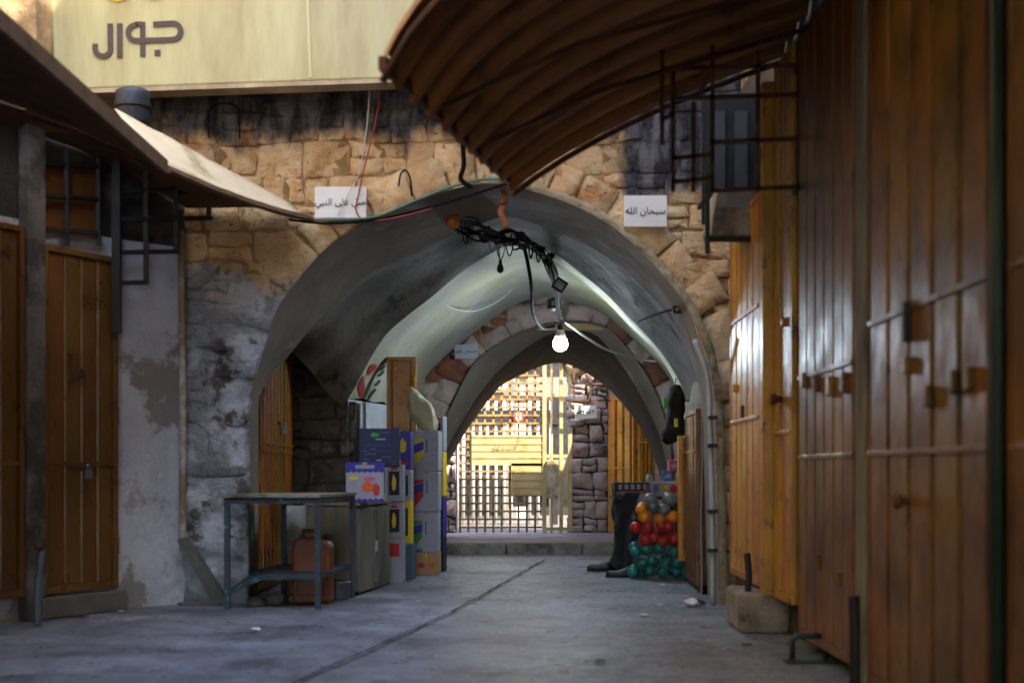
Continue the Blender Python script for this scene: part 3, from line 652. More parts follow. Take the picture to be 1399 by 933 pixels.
# ------------------------------------------------------------------ awnings
def awning(name, label, lip, wall, mat, nribs, amp, ctrl=None, edge=.07, nu=None, emat=None, lift=0):
    t = thing(name, label, 'awning', (0, 0, 0), 0, None); nu = nu or nribs*8; rows = []
    for i in range(nu+1):
        u = i/nu; l = Vector(lip[0]).lerp(Vector(lip[1]), u); q = Vector(wall[0]).lerp(Vector(wall[1]), u)
        k = Vector(ctrl[0]).lerp(Vector(ctrl[1]), u) if ctrl else l.lerp(q, .5)+Vector((0, 0, .08)); row = []
        ph = math.sin(2*math.pi*u*nribs); o = amp*(max(-1, min(1, ph*1.8)))
        for j in range(15):
            v = j/14; p = l*(1-v)**2+k*2*v*(1-v)+q*v*v; row.append(p+Vector((0, 0, o)))
        rows.append(row)
    MB().grid(rows).build('sheet', mat, t, False, solid=.006)
    fb = MB(); fb.bar(Vector(lip[0])+Vector((0, 0, lift)), Vector(lip[1])+Vector((0, 0, lift)), .03, edge); fb.build('edge_board', emat or m_rust, t)
    for u in (0, 1):
        l = Vector(lip[0]).lerp(Vector(lip[1]), u); q = Vector(wall[0]).lerp(Vector(wall[1]), u); k = Vector(ctrl[0]).lerp(Vector(ctrl[1]), u) if ctrl else l.lerp(q, .5)+Vector((0, 0, .08))
        MB().tube([l*(1-v)**2+k*2*v*(1-v)+q*v*v-Vector((0, 0, amp+.02)) for v in [i/8 for i in range(9)]], .016, 6).build('end_rib', m_rust, t, True)
    return t
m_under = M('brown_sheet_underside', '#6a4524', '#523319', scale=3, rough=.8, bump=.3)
cnp = awning('corrugated_canopy', 'brown corrugated metal canopy curving up over the ochre doors', ((-.47, 5.15, 2.33), (0.0, 7.6, 2.40)), ((1.46, 4.7, 3.2), (1.46, 7.75, 3.15)), m_rustsheet, 10, .05, ((-.12, 5.0, 3.04), (.48, 7.7, 2.80)), .05)
awning('corrugated_canopy', 'unseen second corrugated canopy added to shade the broad orange doors', ((-.7, .8, 2.5), (-.6, 4.2, 2.5)), ((1.46, .8, 3.22), (1.46, 4.72, 3.22)), m_rustsheet, 16, .04, ((-.1, .8, 3.0), (-.1, 4.45, 3.0)), .05)  # out-of-view canopy, added to keep sky light off the near doors
aw = awning('sheet_awning', 'dark brown awning with a thick timber edge under the cream sign', ((-1.95, 2.5, 2.57), (-1.9, 7.8, 2.52)), ((-3.1, 2.5, 3.0), (-3.08, 7.7, 2.95)), m_under, 12, .012, None, .075, emat=M('weathered_edge_timber', '#6b5236', '#52402b', scale=8, rough=.85, bump=.5))
ab = thing('sheet_awning', 'small steep awning sheet with a bright cream top beside the red cable', 'awning'); rows = []
for i in range(17):
    u = i/16; l = Vector((-1.885, 7.82, 2.53)).lerp(Vector((-1.265, 9.02, 2.47)), u); q = Vector((-2.29, 8.2, 2.94)).lerp(Vector((-1.42, 9.14, 2.57)), u)
    l.z -= .05*math.sin(math.pi*u)*.6; rows.append([l.lerp(q, v/6)+Vector((0, 0, -.03*math.sin(math.pi*v/6)+.006*noise.noise(Vector((u*9, v, 2))))) for v in range(7)])
MB().grid(rows).build('sheet', m_cream, ab, True, solid=-.006)
MB().add([tuple(r[6]-Vector((0, 0, .01))) for r in rows[::4]]+[(-3.12, 7.75, 2.84), (-2.8, 8.2, 2.82), (-2.62, 8.55, 2.8), (-2.45, 8.9, 2.74), (-2.1, 9.2, 2.56)], [(i, i+1, i+6, i+5) for i in range(4)]).build('back_sheet', m_under, ab, solid=-.004)
MB().tube([r[0]-Vector((0, 0, .02)) for r in rows], .02, 6).build('edge_board', MATS['weathered_edge_timber'], ab)
rf = thing('shade_roof', 'unseen rusty corrugated roof added to shade the lane behind the near canopy', 'roof', (0, 0, 0)); nu = 160  # out-of-view roof, added to darken the near floor and doors
MB().grid([[Vector((x, -11.5+15*i/nu, 3.75+.1*(x+.8)*.3+.03*math.sin(i*1.2))) for x in (-3.08, -1, 1.46)] for i in range(nu+1)]).build('roof_sheet', m_rustsheet, rf, True, solid=.01)
for y in (-8, -4, 0, 3.2): MB().bar((-3.1, y, 3.66), (1.47, y, 3.72), .06, .09).build('rafter', m_rust, rf)
# frame of rods under the canopy
fr = MB()
for u in (.3, .62): 
    a = Vector((-.47, 5.15, 2.33)).lerp(Vector((0, 7.6, 2.4)), u); fr.tube([a+Vector((.02, 0, 0)), a+Vector((.6, .05, .28)), Vector((1.46, a.y, 2.95))], .012, 6)
fr.build('support_rod', m_rust, cnp, True)

# ------------------------------------------------------------------ the big cream sign
YS = 8.85; ZS = P(335, 114, YS).z
sg = thing('shop_sign', 'large cream box sign with brown Arabic lettering above the archway', 'sign', (-1.66, YS, ZS)); sg.rotation_euler = (0, R(-2.0), 0)
MB().box(-1.19, 2.3, 0, .14, 0, 1.3).build('box_face', m_sign, sg, bevel=.012)
MB().box(-1.2, 2.31, -.012, .15, -.03, -.004).build('bottom_trim', M('sign_trim', '#b9a98a', '#8d7a60', rough=.5), sg)
MB().box(.4, .415, -.006, 0, .02, 1.24).build('panel_joint', M('joint', '#c3b98c', rough=.6), sg)
for x in (-.6, .7, 1.8): MB().bar((x, .14, .3), (x, .38, .3), .04).build('bracket', m_rust, sg)
def S(px, py): q = P(px, py, YS); c, s_ = math.cos(R(2.0)), math.sin(R(2.0)); dx, dz = q.x+1.66, q.z-ZS; return (dx*c+dz*s_, -dx*s_+dz*c)
def ribbon(pts, wd, name, parent, mat, y=-.006):
    a, b = [], []
    q = [Vector((x, 0, z)) for x, z in pts]
    for i, p in enumerate(q):
        d = (q[min(i+1, len(q)-1)]-q[max(i-1, 0)]).normalized(); n = Vector((-d.z, 0, d.x))*wd/2; a.append((p.x+n.x, y, p.z+n.z)); b.append((p.x-n.x, y, p.z-n.z))
    MB().grid([a, b]).build(name, mat, parent, solid=.004)
def cr(c, r, a0, a1, n=10): return [(c[0]+r*math.cos(R(a0+(a1-a0)*i/n)), c[1]-r*math.sin(R(a0+(a1-a0)*i/n))) for i in range(n+1)]
k = YS/F; u = lambda x, y: (100+x/6.995, y/6.995)
def glyph(pts, name='letter'): ribbon([S(*u(x, y)) for x, y in pts], 52/6.995*k, name, sg, m_signtxt)
glyph([(360, 232), (362, 460)]+cr((290, 470), 74, 0, -180, 12)+[(218, 425)])
glyph([(450, 230), (452, 560)])
glyph([(668, 215), (670, 548)])
glyph([(668, 238), (600, 240)]+cr((608, 320), 76, 95, 265, 12)+[(640, 396), (960, 385)]+cr((955, 306), 78, -85, 85, 12)+[(940, 230), (770, 240)])
dx, dz = S(*u(810, 510)); MB().box(dx-.018, dx+.018, -.008, -.003, dz-.019, dz+.019).build('letter_dot', m_signtxt, sg)
for cx, cy, r in ((430, -60, 150), (780, -50, 120)):
    x, z = S(*u(cx, cy-60)); rr = r/6.995*k
    MB().prism([(x+rr*math.cos(2*math.pi*i/28), z+rr*.95*math.sin(2*math.pi*i/28)) for i in range(28)], -.008, -.003).build('logo_disc', m_lime, sg)

# ------------------------------------------------------------------ plaques
def plaque(label, c, wd, h, body, size, tilt=0, mat=None, y=None):
    t = thing('plaque', label, 'plaque', (c.x, c.y, c.z-h/2)); t.rotation_euler = (0, tilt, 0)
    MB().box(-wd/2, wd/2, -.012, .0, 0, h).build('board', mat or m_white, t, bevel=.002)
    if body: text(body, size, m_ink, t, (0, -.015, h*.5), (R(90), 0, 0))
    return t
AR1 = '\ufebb\ufede \ufecb\ufee0\ufef0 \ufe8d\ufedf\ufee8\ufe92\ufef2'[::-1]
AR2 = '\ufeb3\ufe92\ufea4\ufe8e\ufee5 \ufe8d\ufedf\ufee0\ufeea'[::-1]
plaque('white plaque with Arabic phrase and a red wire hanging across it', P(466, 277, 9.13), .33, .2, AR1, .058)
plaque('white plaque with Arabic phrase on ochre stones under the canopy', P(882, 289, 9.13), .275, .2, AR2, .06)
plaque('small grey plaque on the rough stones of the inner arch', P(638, 480, 14.35), .235, .145, AR2, .05, R(-3), M('grey_plaque', '#9a9da6', '#8a8d95', rough=.7, bump=.05))
pk = plaque('small white plaque with dark marks on the stone pier by the gate', P(801, 563, 17.36), .27, .155, '', .08, R(-3))
for i, x in enumerate((-.075, .045)):
    ribbon([(x-.03, .09), (x-.025, .07), (x-.005, .066), (x+.012, .074), (x+.014, .095)], .012, 'letter', pk, m_ink, -.014); ribbon([(x+.045, .095), (x+.047, .062)], .012, 'letter', pk, m_ink, -.014); ribbon([(x+.03, .092), (x+.06, .097)], .009, 'letter', pk, m_ink, -.0135)
    ribbon([(x-.014, .1), (x-.002, .102)], .008, 'letter', pk, m_ink, -.014)
# ------------------------------------------------------------------ grilles on the left wall
def LWp(x, y, off=.06):             # point in a plane just in front of the angled left wall
    a = Vector((-2.78, 8.26))+Vector((dl.y, -dl.x))*off; kx = (x-700)/F
    t = (kx*a.y-a.x)/(dl.x-kx*dl.y); q = a+dl*t; return Vector((q.x, q.y, H-(y-HOR)*q.y/F))
def LWq(x, y):                      # in front of the short splayed wall by the corner
    Y = 8.70+(x-150)*.0034; return P(x, y, Y)
gr = thing('iron_grille', 'black iron lattice of squares on an upright bar beside the padlocked door', 'grille')
gr.location = LWq(160, 455); base = gr.location.copy()
def gb_(name, a, b, wd, par, fn, org): MB().bar(fn(*a)-org, fn(*b)-org, wd).build(name, m_dark, par)
gb_('upright', (160, 205), (160, 455), .05, gr, LWq, base)
for a, b in (((200, 200), (200, 388)), ((241, 255), (241, 346)), ((286, 262), (286, 300))): gb_('bar', a, b, .028, gr, LWq, base)
for a, b in (((160, 262), (243, 258)), ((160, 300), (290, 298)), ((160, 345), (243, 344)), ((160, 387), (202, 386)), ((243, 264), (288, 262))): gb_('bar', a, b, .026, gr, LWq, base)
g2 = thing('iron_grille', 'dark iron grille with a brown board above the padlocked door', 'grille'); g2.location = LWp(95, 330); base = g2.location.copy()
for x in (48, 92, 135): gb_('bar', (x, 205), (x, 335), .026, g2, LWp, base)
for y in (225, 270, 316): gb_('bar', (44, y-4), (140, y+3), .024, g2, LWp, base)
MB().add([LWp(52, 228, .02)-base, LWp(132, 228, .02)-base, LWp(132, 326, .02)-base, LWp(52, 318, .02)-base, LWp(52, 228, .0)-base, LWp(132, 228, .0)-base, LWp(132, 326, .0)-base, LWp(52, 318, .0)-base],
         [(0, 1, 2, 3), (7, 6, 5, 4), (0, 4, 5, 1), (1, 5, 6, 2), (2, 6, 7, 3), (3, 7, 4, 0)]).build('board', m_or4, g2)

# ------------------------------------------------------------------ cage and box high on the right
YC = 6.85; CO = Vector((1.4, YC, 2.2))
cg = thing('window_cage', 'rusty bar cage jutting from the wall above the ochre door', 'cage', tuple(CO))
def cb(a, b, wd=.02): MB().bar(P(*a, YC)-CO, P(*b, YC)-CO, wd).build('bar', m_rust, cg)
for x, y0, y1 in ((905, 30, 198), (920, 90, 262), (974, 62, 262), (1036, 70, 262), (1092, 60, 262), (948, 140, 262)): cb((x, y0), (x, y1))
for x0, y, x1 in ((905, 92, 1100), (918, 132, 1100), (970, 192, 1100), (918, 214, 974), (970, 258, 1092), (918, 246, 974), (905, 160, 920)): cb((x0, y+3), (x1, y-3))
for x in (974, 1092):
    for y in (92, 258): MB().bar(P(x, y, YC)-CO, P(x, y, YC)-CO+Vector((0, .5, 0)), .018).build('bar', m_rust, cg)
wn = thing('dim_window', 'dim shuttered window behind the rusty cage', 'window', (1.4, 8.3, 2.3)); MB().box(-.29, .07, 0, .04, 0, .75).build('window_panel', M('dim_window', '#141414', '#0e0e0f', scale=3, rough=.9, bump=.05), wn)
for x in (-.23, -.1): MB().box(x, x+.07, -.02, 0, .05, .65).build('pane', M('shaded_pane', '#2e3033', rough=.8, bump=0), wn)  # near-black panel and panes: the canopy's deep shade put into their colour
ac = thing('wall_box', 'pale boxy unit with a sloping underside fixed beside the ochre door', 'box', (1.25, 7.95, 2.17))
mb = MB(); mb.add([(-.14, 0, .0), (.12, 0, .0), (.17, 0, .27), (-.10, 0, .27), (-.14, .38, .05), (.12, .38, .05), (.17, .38, .27), (-.10, .38, .27)], [(0, 1, 2, 3), (7, 6, 5, 4), (0, 4, 5, 1), (1, 5, 6, 2), (2, 6, 7, 3), (3, 7, 4, 0)])
mb.build('casing', M('aged_white_casing', '#aba392', '#958d7c', rough=.6, dirt='#6b6252', dscale=5), ac, bevel=.01)
MB().box(-.05, .13, -.006, 0, .16, .24).build('nameplate', M('nameplate_grey', '#7b7a7a', rough=.5, bump=0), ac)
MB().bar((-.15, -.01, -.02), (.14, -.01, -.02), .03).build('bracket', m_dark, ac); MB().bar((-.16, -.01, -.1), (-.16, -.01, .36), .025).build('bracket', M('green_paint', '#31402f'), ac)

# ------------------------------------------------------------------ steel table on the left
def P2(x, y): Y = F*H/(y-HOR); return Vector(((x-700)*Y/F, Y, 0))
c1, c2, c3, c4 = Vector((-1.765, 8.82, 0)), Vector((-1.20, 8.80, 0)), Vector((-1.085, 9.66, 0)), Vector((-1.55, 9.66, 0))
tb = thing('steel_table', 'chipped teal steel table with a sagging lower shelf against the stone pier', 'table', tuple(c1))
def loc(p, z=0): return Vector((p.x-c1.x, p.y-c1.y, z))
for p in (c1, c2, c3, c4): MB().bar(loc(p, 0), loc(p, .69), .034).build('leg', m_teal, tb)
def slab(ps, z, th): 
    mb = MB(); mb.v = [tuple(loc(p, zz)) for zz in (z, z+th) for p in ps]; mb.f = [(3, 2, 1, 0), (4, 5, 6, 7)]+[(i, (i+1) % 4, (i+1) % 4+4, i+4) for i in range(4)]; return mb
ex = lambda p, q, d: p+(p-q).normalized()*d
cc = (c1+c2+c3+c4)/4
top = [ex(p, cc, .045) for p in (c1, c2, c3, c4)]
slab(top, .692, .022).build('tabletop', M('stained_board', '#8c8674', '#76705f', scale=4, rough=.8, dirt='#4d483c', dscale=3), tb, bevel=.004)
for a, b in ((c1, c2), (c2, c3), (c3, c4), (c4, c1)): MB().bar(loc(a, .672), loc(b, .672), .03, .035).build('apron', m_teal, tb)
sh = MB(); q = [loc(c1, .07), loc(c2, .2), loc(c3, .2), loc(c4, .19)]
n = 8; rows = []
for i in range(n+1):
    t = i/n; a = q[0].lerp(q[1], t); b = q[3].lerp(q[2], t); zf = .09+.1*min(1, t*3.0) if t < .34 else .19+.01*t
    rows.append([Vector((a.x, a.y, zf-.01)), Vector((a.x*.5+b.x*.5, a.y*.5+b.y*.5, .19)), Vector((b.x, b.y, .2))])
sh.grid(rows).build('lower_shelf', m_teal, tb, False, solid=.03)

jc = thing('jerrycan', 'orange plastic jerrycan with dark moulded handle standing under the steel table', 'jerrycan', (-1.29, 9.22, 0))
m_jc = M('orange_plastic', '#7a3a08', '#642d05', scale=4, rough=.5, bump=.1, dirt='#5f2a12', dscale=5, dthr=.64)
pr = [(-.12, 0), (.12, 0), (.13, .03), (.13, .37), (.11, .41), (.05, .43), (-.09, .43), (-.125, .40), (-.13, .3), (-.13, .03)]
MB().prism(pr, -.09, .09).build('body', m_jc, jc, bevel=.025)
MB().tube([(-.07, 0, .42), (-.06, 0, .47), (.03, 0, .47), (.05, 0, .42)], .016, 8).build('handle', m_jc, jc, True); MB().lathe([(.028, 0), (.03, .03), (.026, .04)], (.095, 0, .41), 12).build('cap', m_dark, jc)
MB().box(-.095, .095, -.1, -.088, .06, .34).build('raised_panel', m_jc, jc, bevel=.006)
text('EFFO', .055, M('dark_emboss', '#4b1e0c', rough=.6, bump=0), jc, (.0, -.103, .2), (R(90), 0, 0), sx=1.1)
wb = tag(MB().box(0, .42, 0, .03, 0, .62).build('white_board', M('grubby_white_panel', '#a9a8a4', '#8f8e8a', scale=4, rough=.7, dirt='#5c5a55', dscale=4), None, loc=(-1.60, 9.86, 0), rot=(R(-4), 0, 0)), 'grubby white panel leaning behind the jerrycan', 'panel')
pn_ = thing('metal_pan', 'dented steel pot on the floor behind the table leg', 'pot', (-1.17, 9.50, 0))
MB().lathe([(.07, 0), (.085, .02), (.088, .11), (.095, .115), (.095, .125), (.08, .125), (.075, .03)], (0, 0, 0), 18).build('pot_body', m_steel, pn_, True)
for i, (x, y, s) in enumerate(((-1.52, 9.15, .07), (-1.42, 9.3, .05), (-1.62, 9.05, .06))):
    mb = MB(); mb.lathe([(s*.7, 0), (s, s*.4), (s*.8, s*.95), (s*.3, s*1.15)], (0, 0, 0), 9); mb.v = [tuple(jit(v, s*.25, 9)) for v in mb.v]
    o = mb.build('loose_stone', m_grey, None, True, loc=(x, y, 0)); tag(o, 'loose lump of stone under the steel table', 'stone', 'stones under the table')

# cabinet of plywood
cbn = thing('plywood_cabinet', 'weathered plywood cabinet with a steel strap carrying the toy cartons', 'cabinet', (-1.07, 9.80, 0), R(82))
MB().box(0, .96, 0, .36, .03, .62).build('carcass', m_wood, cbn, bevel=.006)
for x0, x1 in ((.0, .5), (.52, .96)): MB().box(x0+.01, x1-.01, -.014, -.001, .02, .6).build('panel', m_wood, cbn, bevel=.003)
MB().box(.44, .54, -.022, -.015, .06, .58).build('strap', m_steel, cbn); MB().box(-.01, .97, -.02, .37, .622, .64).build('top_board', M('cabinet_top', '#8f7a5e', '#7b6850', rough=.8), cbn); MB().box(.455, .525, -.025, -.0225, .28, .36).build('sticker', m_white, cbn)

# ------------------------------------------------------------------ cartons
cols = {k: M('print_'+k, v, rough=.65, bump=.06, bscale=6) for k, v in dict(blue='#1a2350', purple='#352a84', white='#97959a', red='#b3222b', yellow='#d9b51d', green='#2d8a3a', orange='#cf5a1c', black='#16161a', pink='#c4577c', grey='#8b8d94', navy='#141b3c', slate='#3a5260', card='#a57f55', cyan='#3d66a8').items()}
def carton(name, label, c, size, rz, base, deco, group='toy cartons stacked on and behind the cabinet'):
    w_, d_, h_ = size; t = thing(name, label, 'box', tuple(c), rz, group)
    MB().box(-w_/2, w_/2, -d_/2, d_/2, 0, h_).build('carton', cols[base], t, bevel=.008)
    pr_ = random.Random(int(abs(c[0])*1000+c[2]*777)); lc = 'grey' if base in ('white', 'card', 'yellow') else 'cyan'
    deco = list(deco)+[rect('print_line', 'f', lc, u_, u_+pr_.uniform(.08, .3), v_, v_+.014) for u_, v_ in [(pr_.uniform(.06, .6), .04+.07*i+pr_.uniform(0, .02)) for i in range(13)] if pr_.random() < .55]
    deco += [rect('tape', 'f', 'card', .44, .56, .93, 1.0)] if base == 'white' else []
    deco = [e if e[1] == 's' or e[0] != 'print_line' else e for e in deco]
    for e in deco:
        k, side = e[0], e[1]
        if side == 'f': X = lambda u_, v_: (-w_/2+u_*w_, -d_/2, v_*h_); y0 = -d_/2
        pts = [(u_, v_) for u_, v_ in e[3:]]
        if side == 'f': vs = [(-w_/2+u_*w_, -d_/2-(.0018 if k == 'print_line' else .0025+.0002*deco.index(e)), v_*h_) for u_, v_ in pts]; vs2 = [(x, y+.003, z) for x, y, z in vs]
        else: vs = [(w_/2+.0025, -d_/2+u_*d_, v_*h_) for u_, v_ in pts]; vs2 = [(x-.003, y, z) for x, y, z in vs]
        n = len(pts); MB().add(vs+vs2, [tuple(range(n)), tuple(range(2*n-1, n-1, -1))]+[(i, (i+1) % n, (i+1) % n+n, i+n) for i in range(n)]).build(k, cols[e[2]], t)
    return t
def rect(k, s, c, u0, u1, v0, v1): return (k, s, c, (u0, v0), (u1, v0), (u1, v1), (u0, v1))
def blob(k, s, c, cu, cv, ru, rv, n=12, wob=.15): return (k, s, c, *[(cu+ru*(1+wob*math.sin(i*2.3))*math.cos(2*math.pi*i/n), cv+rv*(1+wob*math.cos(i*1.7))*math.sin(2*math.pi*i/n)) for i in range(n)])
zig = [(i/14, .73 if i % 2 else .78) for i in range(15)]
zb = [(i/14, .1 if i % 2 else .05) for i in range(15)]
zc = .64
carton('toy_carton', 'white and purple toy carton with a zigzag border on the cabinet', P(500, 685, 9.97)*1, (.265, .2, .275), R(3), 'white',
       [('top_band', 'f', 'purple', *zig, (1, 1), (0, 1)), ('bottom_band', 'f', 'purple', (0, 0), (1, 0), *zb[::-1]), rect('title', 'f', 'grey', .25, .75, .84, .93), blob('print', 'f', 'orange', .58, .38, .16, .14), blob('print', 'f', 'pink', .62, .58, .15, .06), blob('print', 'f', 'red', .8, .3, .09, .17), rect('print', 'f', 'yellow', .1, .32, .56, .64), rect('print', 'f', 'grey', .1, .26, .44, .46), rect('window', 's', 'black', .2, .8, .2, .8)])
carton('toy_carton', 'dark blue toy carton on top of the white and purple one', P(519, 638, 10.0), (.285, .2, .27), R(3), 'navy',
       [blob('print', 'f', 'green', .4, .83, .1, .06), rect('title', 'f', 'grey', .42, .66, .7, .735), rect('print', 'f', 'blue', .18, .8, .52, .6), rect('print', 'f', 'blue', .2, .82, .4, .44), rect('print', 'f', 'grey', .44, .56, .16, .19), rect('window', 's', 'black', .3, .8, .3, .8), rect('print', 's', 'white', .2, .9, .05, .2)])
tall = [rect('window', 'f', 'black', .18, .82, .18, .82), blob('print', 'f', 'yellow', .5, .5, .12, .22), blob('print', 'f', 'red', .5, .9, .2, .05)]
for i, (px, y0, hh, b, lab) in enumerate(((541, 735, .28, 'white', 'white windowed toy box, lower of the pair behind the cabinet'), (541, 685, .29, 'white', 'white windowed toy box, upper of the pair behind the cabinet'), (553, 742, .35, 'yellow', 'yellow windowed toy box below the black windowed one'), (553, 684, .25, 'white', 'white framed box with a black window beside the orange leaf'), (553, 640, .3, 'purple', 'purple and yellow toy box beside the dark blue carton'))):
    Yb = 10.95 if px == 541 else 11.25
    carton('toy_box', lab, P(px, y0, Yb), (.13 if px == 541 else .125, .16, hh*.98), R(-4), b, tall if b != 'purple' else [blob('print', 'f', 'yellow', .5, .6, .2, .2), rect('print', 'f', 'red', .2, .8, .1, .2)])
# plinth boxes under the windowed toys
carton('storage_box', 'slate blue box on the floor under the yellow toy box', (P(553, 742, 11.25).x, 11.25, 0), (.15, .2, P(553, 742, 11.25).z), R(-4), 'slate', [rect('print', 'f', 'orange', .4, .7, .5, .56)])
carton('storage_box', 'white box with red print under the white windowed toys', (P(541, 735, 10.95).x, 10.95, 0), (.135, .16, P(541, 735, 10.95).z), R(-4), 'white', [rect('print', 'f', 'red', .2, .8, .6, .9)])
zb_ = 0
cx = P(585, 700, 11.85).x
carton('cardboard_box', 'brown cardboard box at the bottom of the white carton stack', (cx, 11.85, 0), (.20, .3, .19), R(-2), 'card', [blob('logo', 'f', 'red', .3, .45, .16, .12, wob=0), rect('print', 'f', 'orange', .55, .85, .35, .55), rect('tape', 'f', 'yellow', .47, .53, .8, 1)], 'cartons stacked beside the open leaf')
for i, (c, nm) in enumerate((('green', 'green'), ('red', 'red'), ('yellow', 'yellow'))):
    dd = [('stripe', 'f', c, (.0, .1), (.38, .38), (.38, .52), (.0, .42)), ('stripe', 'f', 'purple', (0, .42), (.38, .52), (.38, .72), (0, .64)), ('stripe', 'f', 'white' if 0 else c, (0, .66), (.38, .74), (.38, .8), (0, .78)), rect('print', 'f', 'grey', .7, .9, .74, .82), rect('print', 'f', 'grey', .68, .92, .5, .54), rect('print', 'f', 'grey', .68, .92, .38, .4), rect('print', 'f', 'black', .5, .54, .45, .78), rect('print', 'f', 'grey', .52, .95, .14, .18), rect('print', 'f', 'grey', .52, .95, .08, .1)]
    if i == 0: dd.append(rect('print', 'f', 'cyan', .0, .38, .02, .08))
    carton('white_carton', 'white carton with %s and blue striped corner in the tall stack' % nm, (cx+random.uniform(-.006, .006), 11.85, .192+i*.335), (.20, .3, .332), R(-2+random.uniform(-1.5, 1.5)), 'white', dd, 'cartons stacked beside the open leaf')
for i, (z0, h, b, lab) in enumerate(((0, .3, 'navy', 'navy box on the floor behind the cardboard box'), (.302, .34, 'purple', 'purple narrow toy box behind the white cartons'), (.645, .38, 'yellow', 'yellow narrow toy box behind the white cartons'), (1.03, .3, 'grey', 'grey narrow box topping the stack behind the white cartons'))):
    carton('toy_box', lab, (P(604, 700, 12.25).x-.02, 12.25, z0), (.1, .2, h), R(-6), b, [rect('window', 'f', 'black', .3, .75, .2, .8), blob('print', 'f', 'orange', .6, .9, .25, .05)], 'narrow toy boxes behind the white cartons')
# bulging cream sack on the white cartons
sk = thing('cream_sack', 'bulging cream plastic sack lying on the white cartons', 'sack', (cx-.01, 11.86, 1.195))
mb = MB(); mb.lathe([(max(.002, (.105-.04*i/12)*math.sin(math.pi*i/12)**.8), .2-.2*math.cos(math.pi*i/12)) for i in range(13)], (0, 0, 0), 26)
rt = Matrix.Rotation(R(-32), 3, 'Y'); mb.v = [tuple(jit(jit(rt @ Vector((x, y, z))+Vector((.06, 0, .0)), .04, 10), .014, 38)) for x, y, z in mb.v]; mb.v = [(x, y, max(z, 0)) for x, y, z in mb.v]
mb.build('bag', M('cream_film', '#c5bc97', '#b3a982', scale=8, rough=.4, bump=.5, bscale=30), sk, True)

# ------------------------------------------------------------------ right side stall
YB = 11.35
bag = thing('ball_bag', 'clear plastic bag stuffed with teal, red, orange and grey balls', 'bag', (1.15, YB, 0))
balls = []
rows_ = [(.055, 'teal', 4), (.145, 'teal', 4), (.235, 'teal', 4), (.32, 'red', 4), (.405, 'red', 4), (.485, 'orange', 3), (.56, 'grey', 3), (.63, 'grey', 2)]
bm = {k: M('ball_'+k, v, rough=.35, bump=0) for k, v in dict(teal='#0f6f69', red='#b81610', orange='#d9820d', grey='#70767c').items()}
def uvs(r, n=14, m=8): return [(r*math.sin(math.pi*i/m)+1e-4, -r*math.cos(math.pi*i/m)) for i in range(m+1)]
bme = {k: MB().lathe(uvs(.052), (0, 0, 0), 14).mesh('ball', bm[k], True) for k in bm}
for ri, (z, k, n) in enumerate(rows_):
    wd = .2 if z < .3 else (.175 if z < .5 else .13)
    for j in range(n):
        for yy in (-.07, .05):
            x = -wd+2*wd*(j+.5)/n+random.uniform(-.02, .02)+(.025 if ri % 2 else -.02); kk = k
            if k == 'grey' and j == 0 and ri == 6: kk = 'orange'
            if k == 'red' and ri == 4 and j > 1: kk = 'orange' if random.random() < .6 else 'red'
            o = bpy.data.objects.new('ball', bme[kk]); C.objects.link(o); sz_ = random.uniform(.86, 1.06); o.scale = (sz_, sz_, sz_*random.uniform(.94, 1)); o.location = (1.15+x, YB+yy+random.uniform(-.01, .01), max(.053, z+random.uniform(-.022, .022)))
            tag(o, '%s plastic ball inside the clear bag' % kk, 'ball', '%s balls in the bag' % kk)
for j in range(2):
    o = bpy.data.objects.new('ball', bme['teal']); C.objects.link(o); o.location = (1.385+.0*j, YB-.05+.11*j, .055); tag(o, 'teal plastic ball on the floor beside the clear bag', 'ball', 'teal balls beside the bag')
film = M('clear_film', '#3a4146', rough=.15, bump=1.0, bscale=22, spec=1.0, alpha=.2)
mb = MB(); mb.lathe([(.2, .0), (.235, .05), (.245, .15), (.24, .3), (.22, .45), (.18, .58), (.13, .68), (.05, .75), (.04, .79), (.09, .84)], (0, 0, 0), 28)
mb.v = [tuple(jit(Vector((x*1.02, y*.62, z)), .02, 9)) for x, y, z in mb.v]; mb.v = [(x, y, max(z, .002)) for x, y, z in mb.v]
mb.build('film', film, bag, True)

stl = thing('stall_table', 'dark trestle table carrying flat boxes behind the ball bag', 'table', (.84, 11.75, 0))
MB().box(0, .56, 0, .55, .625, .65).build('tabletop', m_dark, stl)
for x, y in ((.17, .04), (.53, .04), (.17, .5), (.53, .5)): MB().bar((x, y, 0), (x, y, .625), .03).build('leg', m_dark, stl)
gs = 'flat boxes on the stall table'
carton('flat_box', 'black and red flat box on the stall table', (1.0, 11.95, .652), (.3, .25, .115), R(2), 'black', [rect('stripe', 'f', 'red', .05, .95, .08, .35)]+[rect('print', 'f', 'grey', .1+i*.17, .2+i*.17, .5, .85) for i in range(5)], gs)
carton('flat_box', 'white flat box with blue and red pictures on the stall table', (1.27, 11.93, .652), (.235, .25, .12), R(-2), 'white', [blob('print', 'f', 'cyan', .2, .5, .1, .3), blob('print', 'f', 'red', .82, .5, .14, .3), rect('print', 'f', 'yellow', .35, .6, .4, .7)], gs)
